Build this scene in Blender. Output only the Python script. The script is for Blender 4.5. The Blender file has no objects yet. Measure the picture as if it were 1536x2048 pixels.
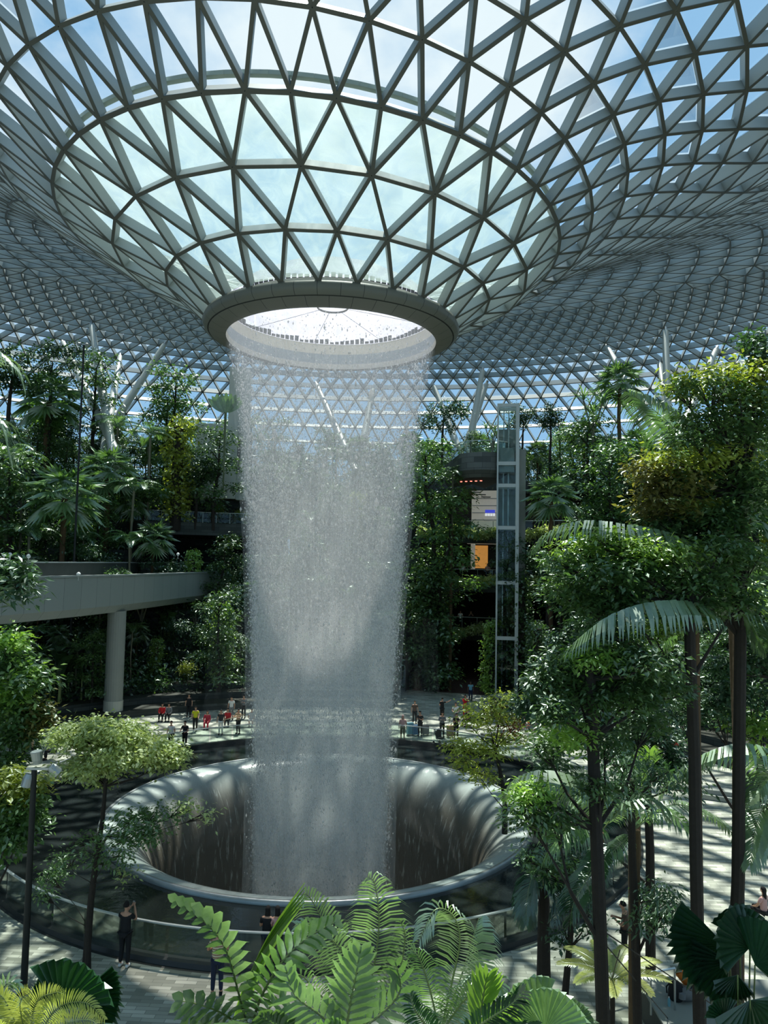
import bpy, math, random
import numpy as np
from mathutils import Vector, Matrix

PI = math.pi
SC = bpy.context.scene
COL = SC.collection
rnd = random.Random(7)
rng = np.random.default_rng(7)

# ------------------------------------------------------------------ camera
FPX, PITCH, ROLL, YAW = 1498.7, 0.0663, 0.01878, 0.07493      # frame 1536 x 2048
CAM = np.array([0.0, -36.7, 11.81])
_cy, _sy, _cp, _sp = math.cos(YAW), math.sin(YAW), math.cos(PITCH), math.sin(PITCH)
F_ = np.array([_sy * _cp, _cy * _cp, _sp])
R0 = np.array([_cy, -_sy, 0.0]); U0 = np.cross(R0, F_)
R_ = math.cos(ROLL) * R0 + math.sin(ROLL) * U0
U_ = -math.sin(ROLL) * R0 + math.cos(ROLL) * U0
cd = bpy.data.cameras.new('camera'); cam = bpy.data.objects.new('camera', cd); COL.objects.link(cam)
cd.sensor_fit = 'VERTICAL'; cd.sensor_height = 24.0; cd.lens = FPX / 2048 * 24.0
cd.clip_start = 0.1; cd.clip_end = 600
cam.matrix_world = Matrix(((R_[0], U_[0], -F_[0], CAM[0]), (R_[1], U_[1], -F_[1], CAM[1]), (R_[2], U_[2], -F_[2], CAM[2]), (0, 0, 0, 1)))
SC.camera = cam

def at(px, py, depth):
    return CAM + (F_ + R_ * (px - 768) / FPX - U_ * (py - 1024) / FPX) * depth
def G(px, py, z=0.0):
    d = F_ + R_ * (px - 768) / FPX - U_ * (py - 1024) / FPX
    return CAM + d * (z - CAM[2]) / d[2]

# ------------------------------------------------------------------ light
SUN = Vector((0.06, 0.48, 1.0)).normalized()
sd = bpy.data.lights.new('sun', 'SUN'); sd.energy = 6.5; sd.angle = math.radians(0.7); sd.color = (1.0, 0.96, 0.88)
so = bpy.data.objects.new('sun', sd); COL.objects.link(so); so.location = (20, 30, 70)
so.rotation_euler = SUN.to_track_quat('Z', 'Y').to_euler()
SC.view_settings.view_transform = 'Standard'; SC.view_settings.look = 'None'
SC.view_settings.gamma = 1.0; SC.view_settings.use_curve_mapping = False
SC.view_settings.exposure = 0.42
cy = SC.cycles
cy.max_bounces = 5; cy.diffuse_bounces = 3; cy.glossy_bounces = 3; cy.transmission_bounces = 4
cy.transparent_max_bounces = 32; cy.caustics_reflective = False; cy.caustics_refractive = False
cy.sample_clamp_indirect = 4.0
cy.use_denoising = True; cy.use_adaptive_sampling = True; cy.adaptive_threshold = 0.025

def srgb(r, g, b):
    f = lambda c: ((c / 255 + 0.055) / 1.055) ** 2.4 if c > 10.3 else c / 255 / 12.92
    return (f(r), f(g), f(b), 1.0)

W = bpy.data.worlds.new('sky'); SC.world = W; W.use_nodes = True
nt = W.node_tree; nt.nodes.clear()
def wn(t, **k):
    n = nt.nodes.new(t)
    for a, v in k.items(): setattr(n, a, v)
    return n
tc = wn('ShaderNodeTexCoord'); mp = wn('ShaderNodeMapping'); mp.inputs['Scale'].default_value = (1, 1, 1.6)
mp.inputs['Location'].default_value = (0.35, 0.1, 0.2)
nz = wn('ShaderNodeTexNoise'); nz.inputs['Scale'].default_value = 2.6; nz.inputs['Detail'].default_value = 7; nz.inputs['Roughness'].default_value = 0.55
cr = wn('ShaderNodeValToRGB'); cr.color_ramp.elements[0].position = 0.56; cr.color_ramp.elements[1].position = 0.74
mx = wn('ShaderNodeMix', data_type='RGBA')
mx.inputs[6].default_value = srgb(146, 188, 226); mx.inputs[7].default_value = srgb(232, 240, 246)
bg = wn('ShaderNodeBackground'); bg.inputs['Strength'].default_value = 0.84; wo = wn('ShaderNodeOutputWorld')
nt.links.new(tc.outputs['Generated'], mp.inputs[0]); nt.links.new(mp.outputs[0], nz.inputs[0]); 
acc = nz
for (px_, py_, a_, w_) in ((150, 150, 0.94, 0.16), (880, 60, 0.97, 0.14)):
    dd_ = F_ + R_ * (px_ - 768) / FPX - U_ * (py_ - 1024) / FPX; dd_ = dd_ / np.linalg.norm(dd_)
    vm = wn('ShaderNodeVectorMath', operation='DOT_PRODUCT'); vm.inputs[1].default_value = tuple(dd_); nt.links.new(tc.outputs['Generated'], vm.inputs[0])
    mr_ = wn('ShaderNodeMapRange', interpolation_type='SMOOTHSTEP'); mr_.inputs['From Min'].default_value = a_; mr_.inputs['From Max'].default_value = 1.0; mr_.inputs['To Max'].default_value = w_
    nt.links.new(vm.outputs['Value'], mr_.inputs[0]); ad_ = wn('ShaderNodeMath', operation='ADD'); nt.links.new(acc.outputs[0], ad_.inputs[0]); nt.links.new(mr_.outputs[0], ad_.inputs[1]); acc = ad_
nt.links.new(acc.outputs[0], cr.inputs[0])
nt.links.new(cr.outputs[0], mx.inputs[0]); nt.links.new(mx.outputs[2], bg.inputs[0]); nt.links.new(bg.outputs[0], wo.inputs[0])

# ------------------------------------------------------------------ materials
MAT = {}
def newmat(name):
    m = bpy.data.materials.new(name); m.use_nodes = True; m.node_tree.nodes.clear(); MAT[name] = m
    return m, m.node_tree
def N(t, ty, **k):
    n = t.nodes.new(ty)
    for a, v in k.items():
        if a.startswith('i_'):
            n.inputs[a[2:].replace('_', ' ')].default_value = v
        else: setattr(n, a, v)
    return n
def L(t, a, ao, b, bi): t.links.new(a.outputs[ao], b.inputs[bi])

def plain(name, c, rough=0.6, metal=0.0, var=0.12, scale=3.0, bump=0.0, emis=None, spec=0.5):
    m, t = newmat(name)
    o = N(t, 'ShaderNodeOutputMaterial'); b = N(t, 'ShaderNodeBsdfPrincipled')
    b.inputs['Roughness'].default_value = rough; b.inputs['Metallic'].default_value = metal
    b.inputs['Specular IOR Level'].default_value = spec
    tx = N(t, 'ShaderNodeTexCoord'); n = N(t, 'ShaderNodeTexNoise'); n.inputs['Scale'].default_value = scale; n.inputs['Detail'].default_value = 4
    L(t, tx, 'Object', n, 0)
    mix = N(t, 'ShaderNodeMix', data_type='RGBA')
    mix.inputs[6].default_value = tuple(x * (1 - var) for x in c[:3]) + (1,)
    mix.inputs[7].default_value = tuple(min(1, x * (1 + var)) for x in c[:3]) + (1,)
    L(t, n, 0, mix, 0); L(t, mix, 2, b, 'Base Color')
    if bump:
        bp = N(t, 'ShaderNodeBump'); bp.inputs['Strength'].default_value = bump; bp.inputs['Distance'].default_value = 0.02
        L(t, n, 0, bp, 'Height'); L(t, bp, 0, b, 'Normal')
    if emis:
        b.inputs['Emission Color'].default_value = emis[0]; b.inputs['Emission Strength'].default_value = emis[1]
    L(t, b, 0, o, 0)
    return m

def leafmat(name, c1, c2, trans=0.45, gloss=0.10, rough=0.35, tcol=None):
    m, t = newmat(name)
    o = N(t, 'ShaderNodeOutputMaterial')
    tx = N(t, 'ShaderNodeTexCoord'); oi = N(t, 'ShaderNodeObjectInfo')
    n = N(t, 'ShaderNodeTexNoise'); n.inputs['Scale'].default_value = 1.3; n.inputs['Detail'].default_value = 6; n.inputs['Roughness'].default_value = 0.8
    L(t, tx, 'Object', n, 0)
    mix = N(t, 'ShaderNodeMix', data_type='RGBA'); mix.inputs[6].default_value = c1; mix.inputs[7].default_value = c2
    ramp = N(t, 'ShaderNodeValToRGB'); ramp.color_ramp.elements[0].position = 0.35; ramp.color_ramp.elements[1].position = 0.65
    L(t, n, 0, ramp, 0); L(t, ramp, 0, mix, 0)
    hs = N(t, 'ShaderNodeHueSaturation'); L(t, mix, 2, hs, 'Color')
    ma = N(t, 'ShaderNodeMapRange'); ma.inputs['To Min'].default_value = 0.7; ma.inputs['To Max'].default_value = 1.3
    L(t, oi, 'Random', ma, 0); L(t, ma, 0, hs, 'Value')
    d = N(t, 'ShaderNodeBsdfDiffuse'); tr = N(t, 'ShaderNodeBsdfTranslucent'); gl = N(t, 'ShaderNodeBsdfGlossy'); gl.inputs['Roughness'].default_value = rough
    gl.inputs['Color'].default_value = (0.9, 1.0, 0.95, 1)
    L(t, hs, 0, d, 0)
    g = N(t, 'ShaderNodeMix', data_type='RGBA', blend_type='MULTIPLY'); g.inputs[0].default_value = 1.0
    g.inputs[7].default_value = tcol or (1.25, 1.35, 0.6, 1)
    L(t, hs, 0, g, 6); L(t, g, 2, tr, 0)
    s1 = N(t, 'ShaderNodeMixShader'); s1.inputs[0].default_value = trans; L(t, d, 0, s1, 1); L(t, tr, 0, s1, 2)
    s2 = N(t, 'ShaderNodeMixShader'); s2.inputs[0].default_value = gloss; L(t, s1, 0, s2, 1); L(t, gl, 0, s2, 2)
    L(t, s2, 0, o, 0)
    return m

plain('steel', srgb(166, 173, 172), 0.6, 0.0, 0.05, 0.3, spec=0.6)
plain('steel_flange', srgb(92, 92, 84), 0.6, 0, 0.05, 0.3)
plain('cladding', srgb(140, 140, 128), 0.5, 0.0, 0.06, 0.5)
plain('cladding_joint', srgb(45, 47, 44), 0.6)
plain('pale_steel', srgb(190, 195, 190), 0.4, 0.2, 0.05)
plain('concrete', srgb(150, 153, 146), 0.8, 0, 0.10, 1.2, 0.2)
plain('concrete_pale', srgb(186, 188, 178), 0.75, 0, 0.06, 0.8, 0.1)
plain('panel', srgb(150, 158, 156), 0.5, 0, 0.05, 0.4)
plain('panel_joint', srgb(60, 64, 62), 0.7)
plain('dark_stone', srgb(62, 68, 66), 0.7, 0, 0.25, 1.5, 0.4)
plain('kerb', srgb(34, 38, 38), 0.4, 0, 0.2, 2.0)
plain('soil', srgb(38, 36, 28), 0.95, 0, 0.3, 2.0, 0.5)
plain('bark', srgb(48, 42, 36), 0.9, 0, 0.3, 9.0, 0.8)
plain('bark_pale', srgb(120, 116, 96), 0.85, 0, 0.25, 7.0, 0.6)
plain('bark_brown', srgb(96, 76, 52), 0.9, 0, 0.3, 8.0, 0.8)
plain('lamp_post', srgb(30, 34, 34), 0.5, 0.3, 0.1)
plain('lamp_metal', srgb(170, 175, 175), 0.35, 0.6, 0.1)
plain('metal_rail', srgb(205, 212, 212), 0.3, 0.5, 0.05)
plain('white_paint', srgb(225, 228, 225), 0.5, 0, 0.03)
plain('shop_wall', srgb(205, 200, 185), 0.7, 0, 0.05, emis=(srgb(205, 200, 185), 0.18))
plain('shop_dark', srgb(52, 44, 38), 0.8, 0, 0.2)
plain('shop_warm', srgb(210, 150, 80), 0.7, 0, 0.3, 2.5, emis=(srgb(230, 160, 80), 0.35))
plain('sign_blue', srgb(60, 70, 190), 0.5, emis=(srgb(70, 80, 220), 0.5))
plain('sign_white', srgb(235, 238, 240), 0.5, emis=(srgb(235, 238, 240), 0.5))
plain('lamp_red', srgb(250, 120, 100), 0.5, emis=(srgb(255, 130, 110), 2.0))
plain('brown_carpet', srgb(92, 66, 60), 0.9, 0, 0.15)
plain('wood', srgb(120, 78, 50), 0.7, 0, 0.2)
plain('cream_band', srgb(206, 200, 180), 0.5, 0, 0.05)
plain('band_dark', srgb(82, 84, 82), 0.6)
plain('wire', srgb(30, 30, 30), 0.6)
for nm, c in dict(skin=(196, 148, 120), skin_dark=(110, 76, 58), black=(24, 25, 28), white=(228, 228, 224), red=(205, 32, 38), crimson=(190, 30, 60), yellow=(214, 212, 40), navy=(34, 42, 66), grey=(120, 122, 124), tan=(190, 165, 130), pink=(205, 160, 155), brown=(92, 72, 60), teal=(120, 175, 190), hair=(22, 18, 16), blue=(90, 130, 170), orange=(214, 120, 40), khaki=(150, 140, 110)).items():
    plain('cloth_' + nm, srgb(*c), 0.85 if 'skin' not in nm else 0.5, 0, 0.10, 12.0)

leafmat('leaf_dark', srgb(34, 62, 38), srgb(74, 106, 66), 0.35, 0.10)
leafmat('leaf_mid', srgb(58, 94, 50), srgb(112, 144, 82), 0.4, 0.10)
leafmat('leaf_bright', srgb(98, 140, 56), srgb(166, 194, 96), 0.45, 0.08)
leafmat('leaf_yellow', srgb(128, 142, 52), srgb(178, 186, 86), 0.45, 0.07)
leafmat('leaf_variegated', srgb(170, 194, 110), srgb(238, 242, 186), 0.4, 0.06)
leafmat('leaf_bronze', srgb(92, 84, 44), srgb(136, 132, 66), 0.4, 0.08)
leafmat('leaf_red', srgb(120, 44, 34), srgb(150, 90, 70), 0.4, 0.08)
leafmat('palm', srgb(66, 102, 60), srgb(124, 156, 98), 0.4, 0.14, 0.3)
leafmat('palm_pale', srgb(92, 124, 88), srgb(138, 166, 122), 0.35, 0.18, 0.35)
leafmat('palm_lime', srgb(104, 140, 60), srgb(144, 176, 88), 0.5, 0.10, 0.3)
leafmat('palm_fresh', srgb(84, 118, 76), srgb(142, 170, 124), 0.38, 0.24, 0.3)
leafmat('fern_yellow', srgb(150, 160, 84), srgb(196, 200, 128), 0.45, 0.05)
leafmat('fan_dark', srgb(24, 58, 36), srgb(46, 88, 52), 0.35, 0.10, 0.3)
leafmat('rachis', srgb(110, 130, 70), srgb(140, 152, 90), 0.1, 0.1)

def glassmat(name, tint, refl=0.5, rough=0.02):
    m, t = newmat(name)
    o = N(t, 'ShaderNodeOutputMaterial'); tr = N(t, 'ShaderNodeBsdfTransparent'); tr.inputs[0].default_value = tint
    g = N(t, 'ShaderNodeBsdfGlossy'); g.inputs['Roughness'].default_value = rough
    fr = N(t, 'ShaderNodeFresnel'); fr.inputs[0].default_value = 1.45
    mu = N(t, 'ShaderNodeMath', operation='MULTIPLY'); mu.inputs[1].default_value = refl
    L(t, fr, 0, mu, 0)
    s = N(t, 'ShaderNodeMixShader'); L(t, mu, 0, s, 0); L(t, tr, 0, s, 1); L(t, g, 0, s, 2); L(t, s, 0, o, 0)
glassmat('roof_glass', (0.90, 0.97, 0.97, 1), 0.4)
glassmat('rail_glass', (0.86, 0.93, 0.90, 1), 0.7)
glassmat('lift_glass', (0.88, 0.95, 0.94, 1), 0.7)

def wetglass():
    m, t = newmat('wet_glass')
    o = N(t, 'ShaderNodeOutputMaterial')
    tx = N(t, 'ShaderNodeTexCoord')
    n = N(t, 'ShaderNodeTexNoise'); n.inputs['Scale'].default_value = 1.1; n.inputs['Detail'].default_value = 6; n.inputs['Distortion'].default_value = 1.2; n.inputs['Roughness'].default_value = 0.6
    L(t, tx, 'Object', n, 0)
    v = N(t, 'ShaderNodeTexVoronoi', feature='SMOOTH_F1'); v.inputs['Scale'].default_value = 2.2
    mxv = N(t, 'ShaderNodeMix', data_type='RGBA'); mxv.inputs[0].default_value = 0.5
    L(t, tx, 'Object', mxv, 6); L(t, n, 1, mxv, 7); L(t, mxv, 2, v, 0)
    rp = N(t, 'ShaderNodeValToRGB'); rp.color_ramp.elements[0].position = 0.36; rp.color_ramp.elements[1].position = 0.62
    rp.color_ramp.elements[0].color = (0.36, 0.36, 0.36, 1); rp.color_ramp.elements[1].color = (0.58, 0.58, 0.58, 1)
    L(t, n, 0, rp, 0)
    tr = N(t, 'ShaderNodeBsdfTransparent'); tr.inputs[0].default_value = (0.86, 0.97, 0.94, 1)
    tl = N(t, 'ShaderNodeBsdfTranslucent')
    cm = N(t, 'ShaderNodeMix', data_type='RGBA'); cm.inputs[6].default_value = (0.24, 0.31, 0.28, 1); cm.inputs[7].default_value = (0.36, 0.44, 0.40, 1)
    L(t, v, 0, cm, 0); L(t, cm, 2, tl, 0)
    s = N(t, 'ShaderNodeMixShader'); L(t, rp, 0, s, 0); L(t, tr, 0, s, 1); L(t, tl, 0, s, 2); L(t, s, 0, o, 0)
wetglass()

def frostmat(name, c, a):
    m, t = newmat(name)
    o = N(t, 'ShaderNodeOutputMaterial'); tx = N(t, 'ShaderNodeTexCoord')
    n = N(t, 'ShaderNodeTexNoise'); n.inputs['Scale'].default_value = 1.5; L(t, tx, 'Object', n, 0)
    mr = N(t, 'ShaderNodeMapRange'); mr.inputs['To Min'].default_value = a * 0.8; mr.inputs['To Max'].default_value = a * 1.2; L(t, n, 0, mr, 0)
    tr = N(t, 'ShaderNodeBsdfTransparent'); tl = N(t, 'ShaderNodeBsdfTranslucent'); tl.inputs[0].default_value = c
    s = N(t, 'ShaderNodeMixShader'); L(t, mr, 0, s, 0); L(t, tr, 0, s, 1); L(t, tl, 0, s, 2); L(t, s, 0, o, 0)
frostmat('oculus_acrylic', (0.62, 0.62, 0.72, 1), 0.6)

def veilmat(name, base, lo, hi, col=(0.97, 0.98, 0.975, 1), su=5.0, sv=0.09, seed=0.0):
    """thin falling-water sheet: translucent white with vertical streaks of varying density (UV.x = angle, UV.y = height)"""
    m, t = newmat(name)
    o = N(t, 'ShaderNodeOutputMaterial'); uv = N(t, 'ShaderNodeUVMap')
    mp = N(t, 'ShaderNodeMapping'); mp.inputs['Scale'].default_value = (su, sv, 1); mp.inputs['Location'].default_value = (seed, seed, 0)
    L(t, uv, 0, mp, 0)
    n = N(t, 'ShaderNodeTexNoise'); n.inputs['Scale'].default_value = 3.0; n.inputs['Detail'].default_value = 5; n.inputs['Roughness'].default_value = 0.6
    L(t, mp, 0, n, 0)
    mp2 = N(t, 'ShaderNodeMapping'); mp2.inputs['Scale'].default_value = (su * 14, sv * 14, 1); L(t, uv, 0, mp2, 0)
    n2 = N(t, 'ShaderNodeTexNoise'); n2.inputs['Scale'].default_value = 3.0; n2.inputs['Detail'].default_value = 3; L(t, mp2, 0, n2, 0)
    ad = N(t, 'ShaderNodeMath', operation='MULTIPLY'); L(t, n, 0, ad, 0); L(t, n2, 0, ad, 1)
    mr = N(t, 'ShaderNodeMapRange'); mr.inputs['From Min'].default_value = 0.14; mr.inputs['From Max'].default_value = 0.38
    mr.inputs['To Min'].default_value = lo; mr.inputs['To Max'].default_value = hi; L(t, ad, 0, mr, 0)
    sx = N(t, 'ShaderNodeSeparateXYZ'); L(t, uv, 0, sx, 0); hm = N(t, 'ShaderNodeMapRange'); hm.inputs['From Min'].default_value = 1.0; hm.inputs['From Max'].default_value = 27.0; hm.inputs['To Min'].default_value = 0.45; hm.inputs['To Max'].default_value = 2.1
    L(t, sx, 1, hm, 0); mm = N(t, 'ShaderNodeMath', operation='MULTIPLY'); L(t, mr, 0, mm, 0); L(t, hm, 0, mm, 1); mr = mm
    tr = N(t, 'ShaderNodeBsdfTransparent'); d = N(t, 'ShaderNodeBsdfDiffuse'); d.inputs[0].default_value = col
    tl = N(t, 'ShaderNodeBsdfTranslucent'); tl.inputs[0].default_value = col
    s0 = N(t, 'ShaderNodeMixShader'); s0.inputs[0].default_value = 0.5; L(t, d, 0, s0, 1); L(t, tl, 0, s0, 2)
    s = N(t, 'ShaderNodeMixShader'); L(t, mr, 0, s, 0); L(t, tr, 0, s, 1); L(t, s0, 0, s, 2); L(t, s, 0, o, 0)
veilmat('veil_a', 0, 0.0, 0.17, seed=0.0); veilmat('veil_b', 0, 0.0, 0.15, seed=3.3); veilmat('veil_c', 0, 0.0, 0.15, seed=7.1)
veilmat('mist', 0, 0.0, 0.05, su=2.0, sv=0.1, seed=1.7)

def dropmat():
    m, t = newmat('water_drop')
    o = N(t, 'ShaderNodeOutputMaterial')
    d = N(t, 'ShaderNodeBsdfDiffuse'); d.inputs[0].default_value = (0.97, 0.97, 0.96, 1)
    tl = N(t, 'ShaderNodeBsdfTranslucent'); tl.inputs[0].default_value = (0.98, 0.96, 0.94, 1)
    g = N(t, 'ShaderNodeBsdfGlossy'); g.inputs['Roughness'].default_value = 0.25
    s = N(t, 'ShaderNodeMixShader'); s.inputs[0].default_value = 0.6; L(t, d, 0, s, 1); L(t, tl, 0, s, 2)
    s2 = N(t, 'ShaderNodeMixShader'); s2.inputs[0].default_value = 0.12; L(t, s, 0, s2, 1); L(t, g, 0, s2, 2)
    L(t, s2, 0, o, 0)
dropmat()

def paving():
    m, t = newmat('paving')
    o = N(t, 'ShaderNodeOutputMaterial'); b = N(t, 'ShaderNodeBsdfPrincipled'); b.inputs['Roughness'].default_value = 0.75
    tx = N(t, 'ShaderNodeTexCoord'); mp = N(t, 'ShaderNodeMapping'); mp.inputs['Rotation'].default_value = (0, 0, 0.12); L(t, tx, 'Object', mp, 0)
    br = N(t, 'ShaderNodeTexBrick'); br.inputs['Scale'].default_value = 1.0; br.inputs['Brick Width'].default_value = 0.62; br.inputs['Row Height'].default_value = 0.16
    br.inputs['Mortar Size'].default_value = 0.008; br.inputs['Bias'].default_value = 0.0
    br.inputs['Color1'].default_value = srgb(122, 126, 112); br.inputs['Color2'].default_value = srgb(192, 193, 178); br.inputs['Mortar'].default_value = srgb(120, 122, 112)
    L(t, mp, 0, br, 0)
    n = N(t, 'ShaderNodeTexNoise'); n.inputs['Scale'].default_value = 0.8; L(t, tx, 'Object', n, 0)
    mu = N(t, 'ShaderNodeMix', data_type='RGBA', blend_type='OVERLAY'); mu.inputs[0].default_value = 0.25; L(t, br, 0, mu, 6); L(t, n, 0, mu, 7)
    L(t, mu, 2, b, 'Base Color'); L(t, b, 0, o, 0)
paving()

def bricks(name, c1, c2, mort, bw, rh, rough=0.8):
    m, t = newmat(name)
    o = N(t, 'ShaderNodeOutputMaterial'); b = N(t, 'ShaderNodeBsdfPrincipled'); b.inputs['Roughness'].default_value = rough
    uv = N(t, 'ShaderNodeUVMap'); br = N(t, 'ShaderNodeTexBrick'); br.inputs['Scale'].default_value = 1.0
    br.inputs['Brick Width'].default_value = bw; br.inputs['Row Height'].default_value = rh; br.inputs['Mortar Size'].default_value = 0.012
    br.inputs['Color1'].default_value = c1; br.inputs['Color2'].default_value = c2; br.inputs['Mortar'].default_value = mort
    L(t, uv, 0, br, 0); L(t, br, 0, b, 'Base Color'); L(t, b, 0, o, 0)
bricks('terrace_stone', srgb(44, 50, 48), srgb(78, 84, 80), srgb(30, 33, 32), 1.2, 0.3)
bricks('terrace_soil', srgb(28, 34, 24), srgb(40, 42, 30), srgb(28, 30, 22), 2, 2)
bricks('slab_stone', srgb(54, 60, 60), srgb(72, 78, 78), srgb(44, 48, 48), 1.6, 0.5)
bricks('cladding_panels', srgb(112, 112, 102), srgb(116, 116, 106), srgb(50, 52, 48), 0.95, 5, 0.5)
bricks('steps_stone', srgb(70, 74, 72), srgb(104, 108, 104), srgb(50, 53, 52), 1.5, 0.5)

def poolmat():
    m, t = newmat('pool_water')
    o = N(t, 'ShaderNodeOutputMaterial'); b = N(t, 'ShaderNodeBsdfPrincipled'); b.inputs['Roughness'].default_value = 0.04
    b.inputs['Base Color'].default_value = srgb(36, 42, 42); b.inputs['IOR'].default_value = 1.33
    tx = N(t, 'ShaderNodeTexCoord'); n = N(t, 'ShaderNodeTexNoise'); n.inputs['Scale'].default_value = 5.0; n.inputs['Detail'].default_value = 3; L(t, tx, 'Object', n, 0)
    bp = N(t, 'ShaderNodeBump'); bp.inputs['Strength'].default_value = 0.12; bp.inputs['Distance'].default_value = 0.05; L(t, n, 0, bp, 'Height'); L(t, bp, 0, b, 'Normal')
    L(t, b, 0, o, 0)
poolmat()

def funnelmat():
    m, t = newmat('funnel_water')
    o = N(t, 'ShaderNodeOutputMaterial'); b = N(t, 'ShaderNodeBsdfPrincipled')
    uv = N(t, 'ShaderNodeUVMap'); mp = N(t, 'ShaderNodeMapping'); mp.inputs['Scale'].default_value = (1.0, 0.16, 1); L(t, uv, 0, mp, 0)
    n = N(t, 'ShaderNodeTexNoise'); n.inputs['Scale'].default_value = 4.5; n.inputs['Detail'].default_value = 5; n.inputs['Roughness'].default_value = 0.7; n.inputs['Distortion'].default_value = 0.4
    L(t, mp, 0, n, 0)
    rp = N(t, 'ShaderNodeValToRGB'); e = rp.color_ramp.elements
    e[0].position = 0.56; e[0].color = srgb(104, 100, 90); e[1].position = 0.72; e[1].color = srgb(205, 208, 200)
    L(t, n, 0, rp, 0)
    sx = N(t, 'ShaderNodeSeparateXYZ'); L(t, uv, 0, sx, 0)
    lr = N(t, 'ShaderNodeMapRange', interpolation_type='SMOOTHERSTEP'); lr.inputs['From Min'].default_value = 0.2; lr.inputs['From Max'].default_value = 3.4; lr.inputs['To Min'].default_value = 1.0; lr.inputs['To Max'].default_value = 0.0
    L(t, sx, 1, lr, 0); lm = N(t, 'ShaderNodeMix', data_type='RGBA'); lm.inputs[7].default_value = srgb(172, 182, 178); L(t, lr, 0, lm, 0); L(t, rp, 0, lm, 6)  # pale aerated water at the lip, with its sky reflection put into the colour
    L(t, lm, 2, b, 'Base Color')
    b.inputs['Roughness'].default_value = 0.16; b.inputs['IOR'].default_value = 1.5
    bp = N(t, 'ShaderNodeBump'); bp.inputs['Strength'].default_value = 0.5; bp.inputs['Distance'].default_value = 0.06; L(t, n, 0, bp, 'Height'); L(t, bp, 0, b, 'Normal')
    L(t, b, 0, o, 0)
funnelmat()

def striped():
    m, t = newmat('cloth_striped')
    o = N(t, 'ShaderNodeOutputMaterial'); b = N(t, 'ShaderNodeBsdfPrincipled'); b.inputs['Roughness'].default_value = 0.9
    tx = N(t, 'ShaderNodeTexCoord'); w = N(t, 'ShaderNodeTexWave', bands_direction='Z'); w.inputs['Scale'].default_value = 4.5; L(t, tx, 'Object', w, 0)
    mix = N(t, 'ShaderNodeMix', data_type='RGBA'); mix.inputs[6].default_value = srgb(222, 205, 175); mix.inputs[7].default_value = srgb(150, 110, 80)
    rp = N(t, 'ShaderNodeValToRGB'); rp.color_ramp.elements[0].position = 0.6; rp.color_ramp.elements[1].position = 0.75
    L(t, w, 1, rp, 0); L(t, rp, 0, mix, 0); L(t, mix, 2, b, 'Base Color'); L(t, b, 0, o, 0)
striped()

# ------------------------------------------------------------------ object helpers
def link(name, data, parent=None, kind=None, loc=None):
    o = bpy.data.objects.new(name, data); COL.objects.link(o)
    if parent is not None: o.parent = parent
    if kind: o['kind'] = kind
    if loc is not None: o.location = loc
    return o
def thing(name, label, cat, loc=(0, 0, 0), rz=0.0, group=None, kind=None):
    o = bpy.data.objects.new(name, None); o.empty_display_size = 0.3; COL.objects.link(o)
    o.location = tuple(float(v) for v in loc); o.rotation_euler = (0, 0, rz)
    tag(o, label, cat, group, kind)
    return o
def tag(o, label, cat, group=None, kind=None):
    o['label'] = label; o['category'] = cat
    if group: o['group'] = group
    if kind: o['kind'] = kind
    return o
def copy_tree(o, parent=None):
    c = o.copy(); COL.objects.link(c)
    if parent is not None: c.parent = parent
    for ch in list(o.children): copy_tree(ch, c)
    return c

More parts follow.
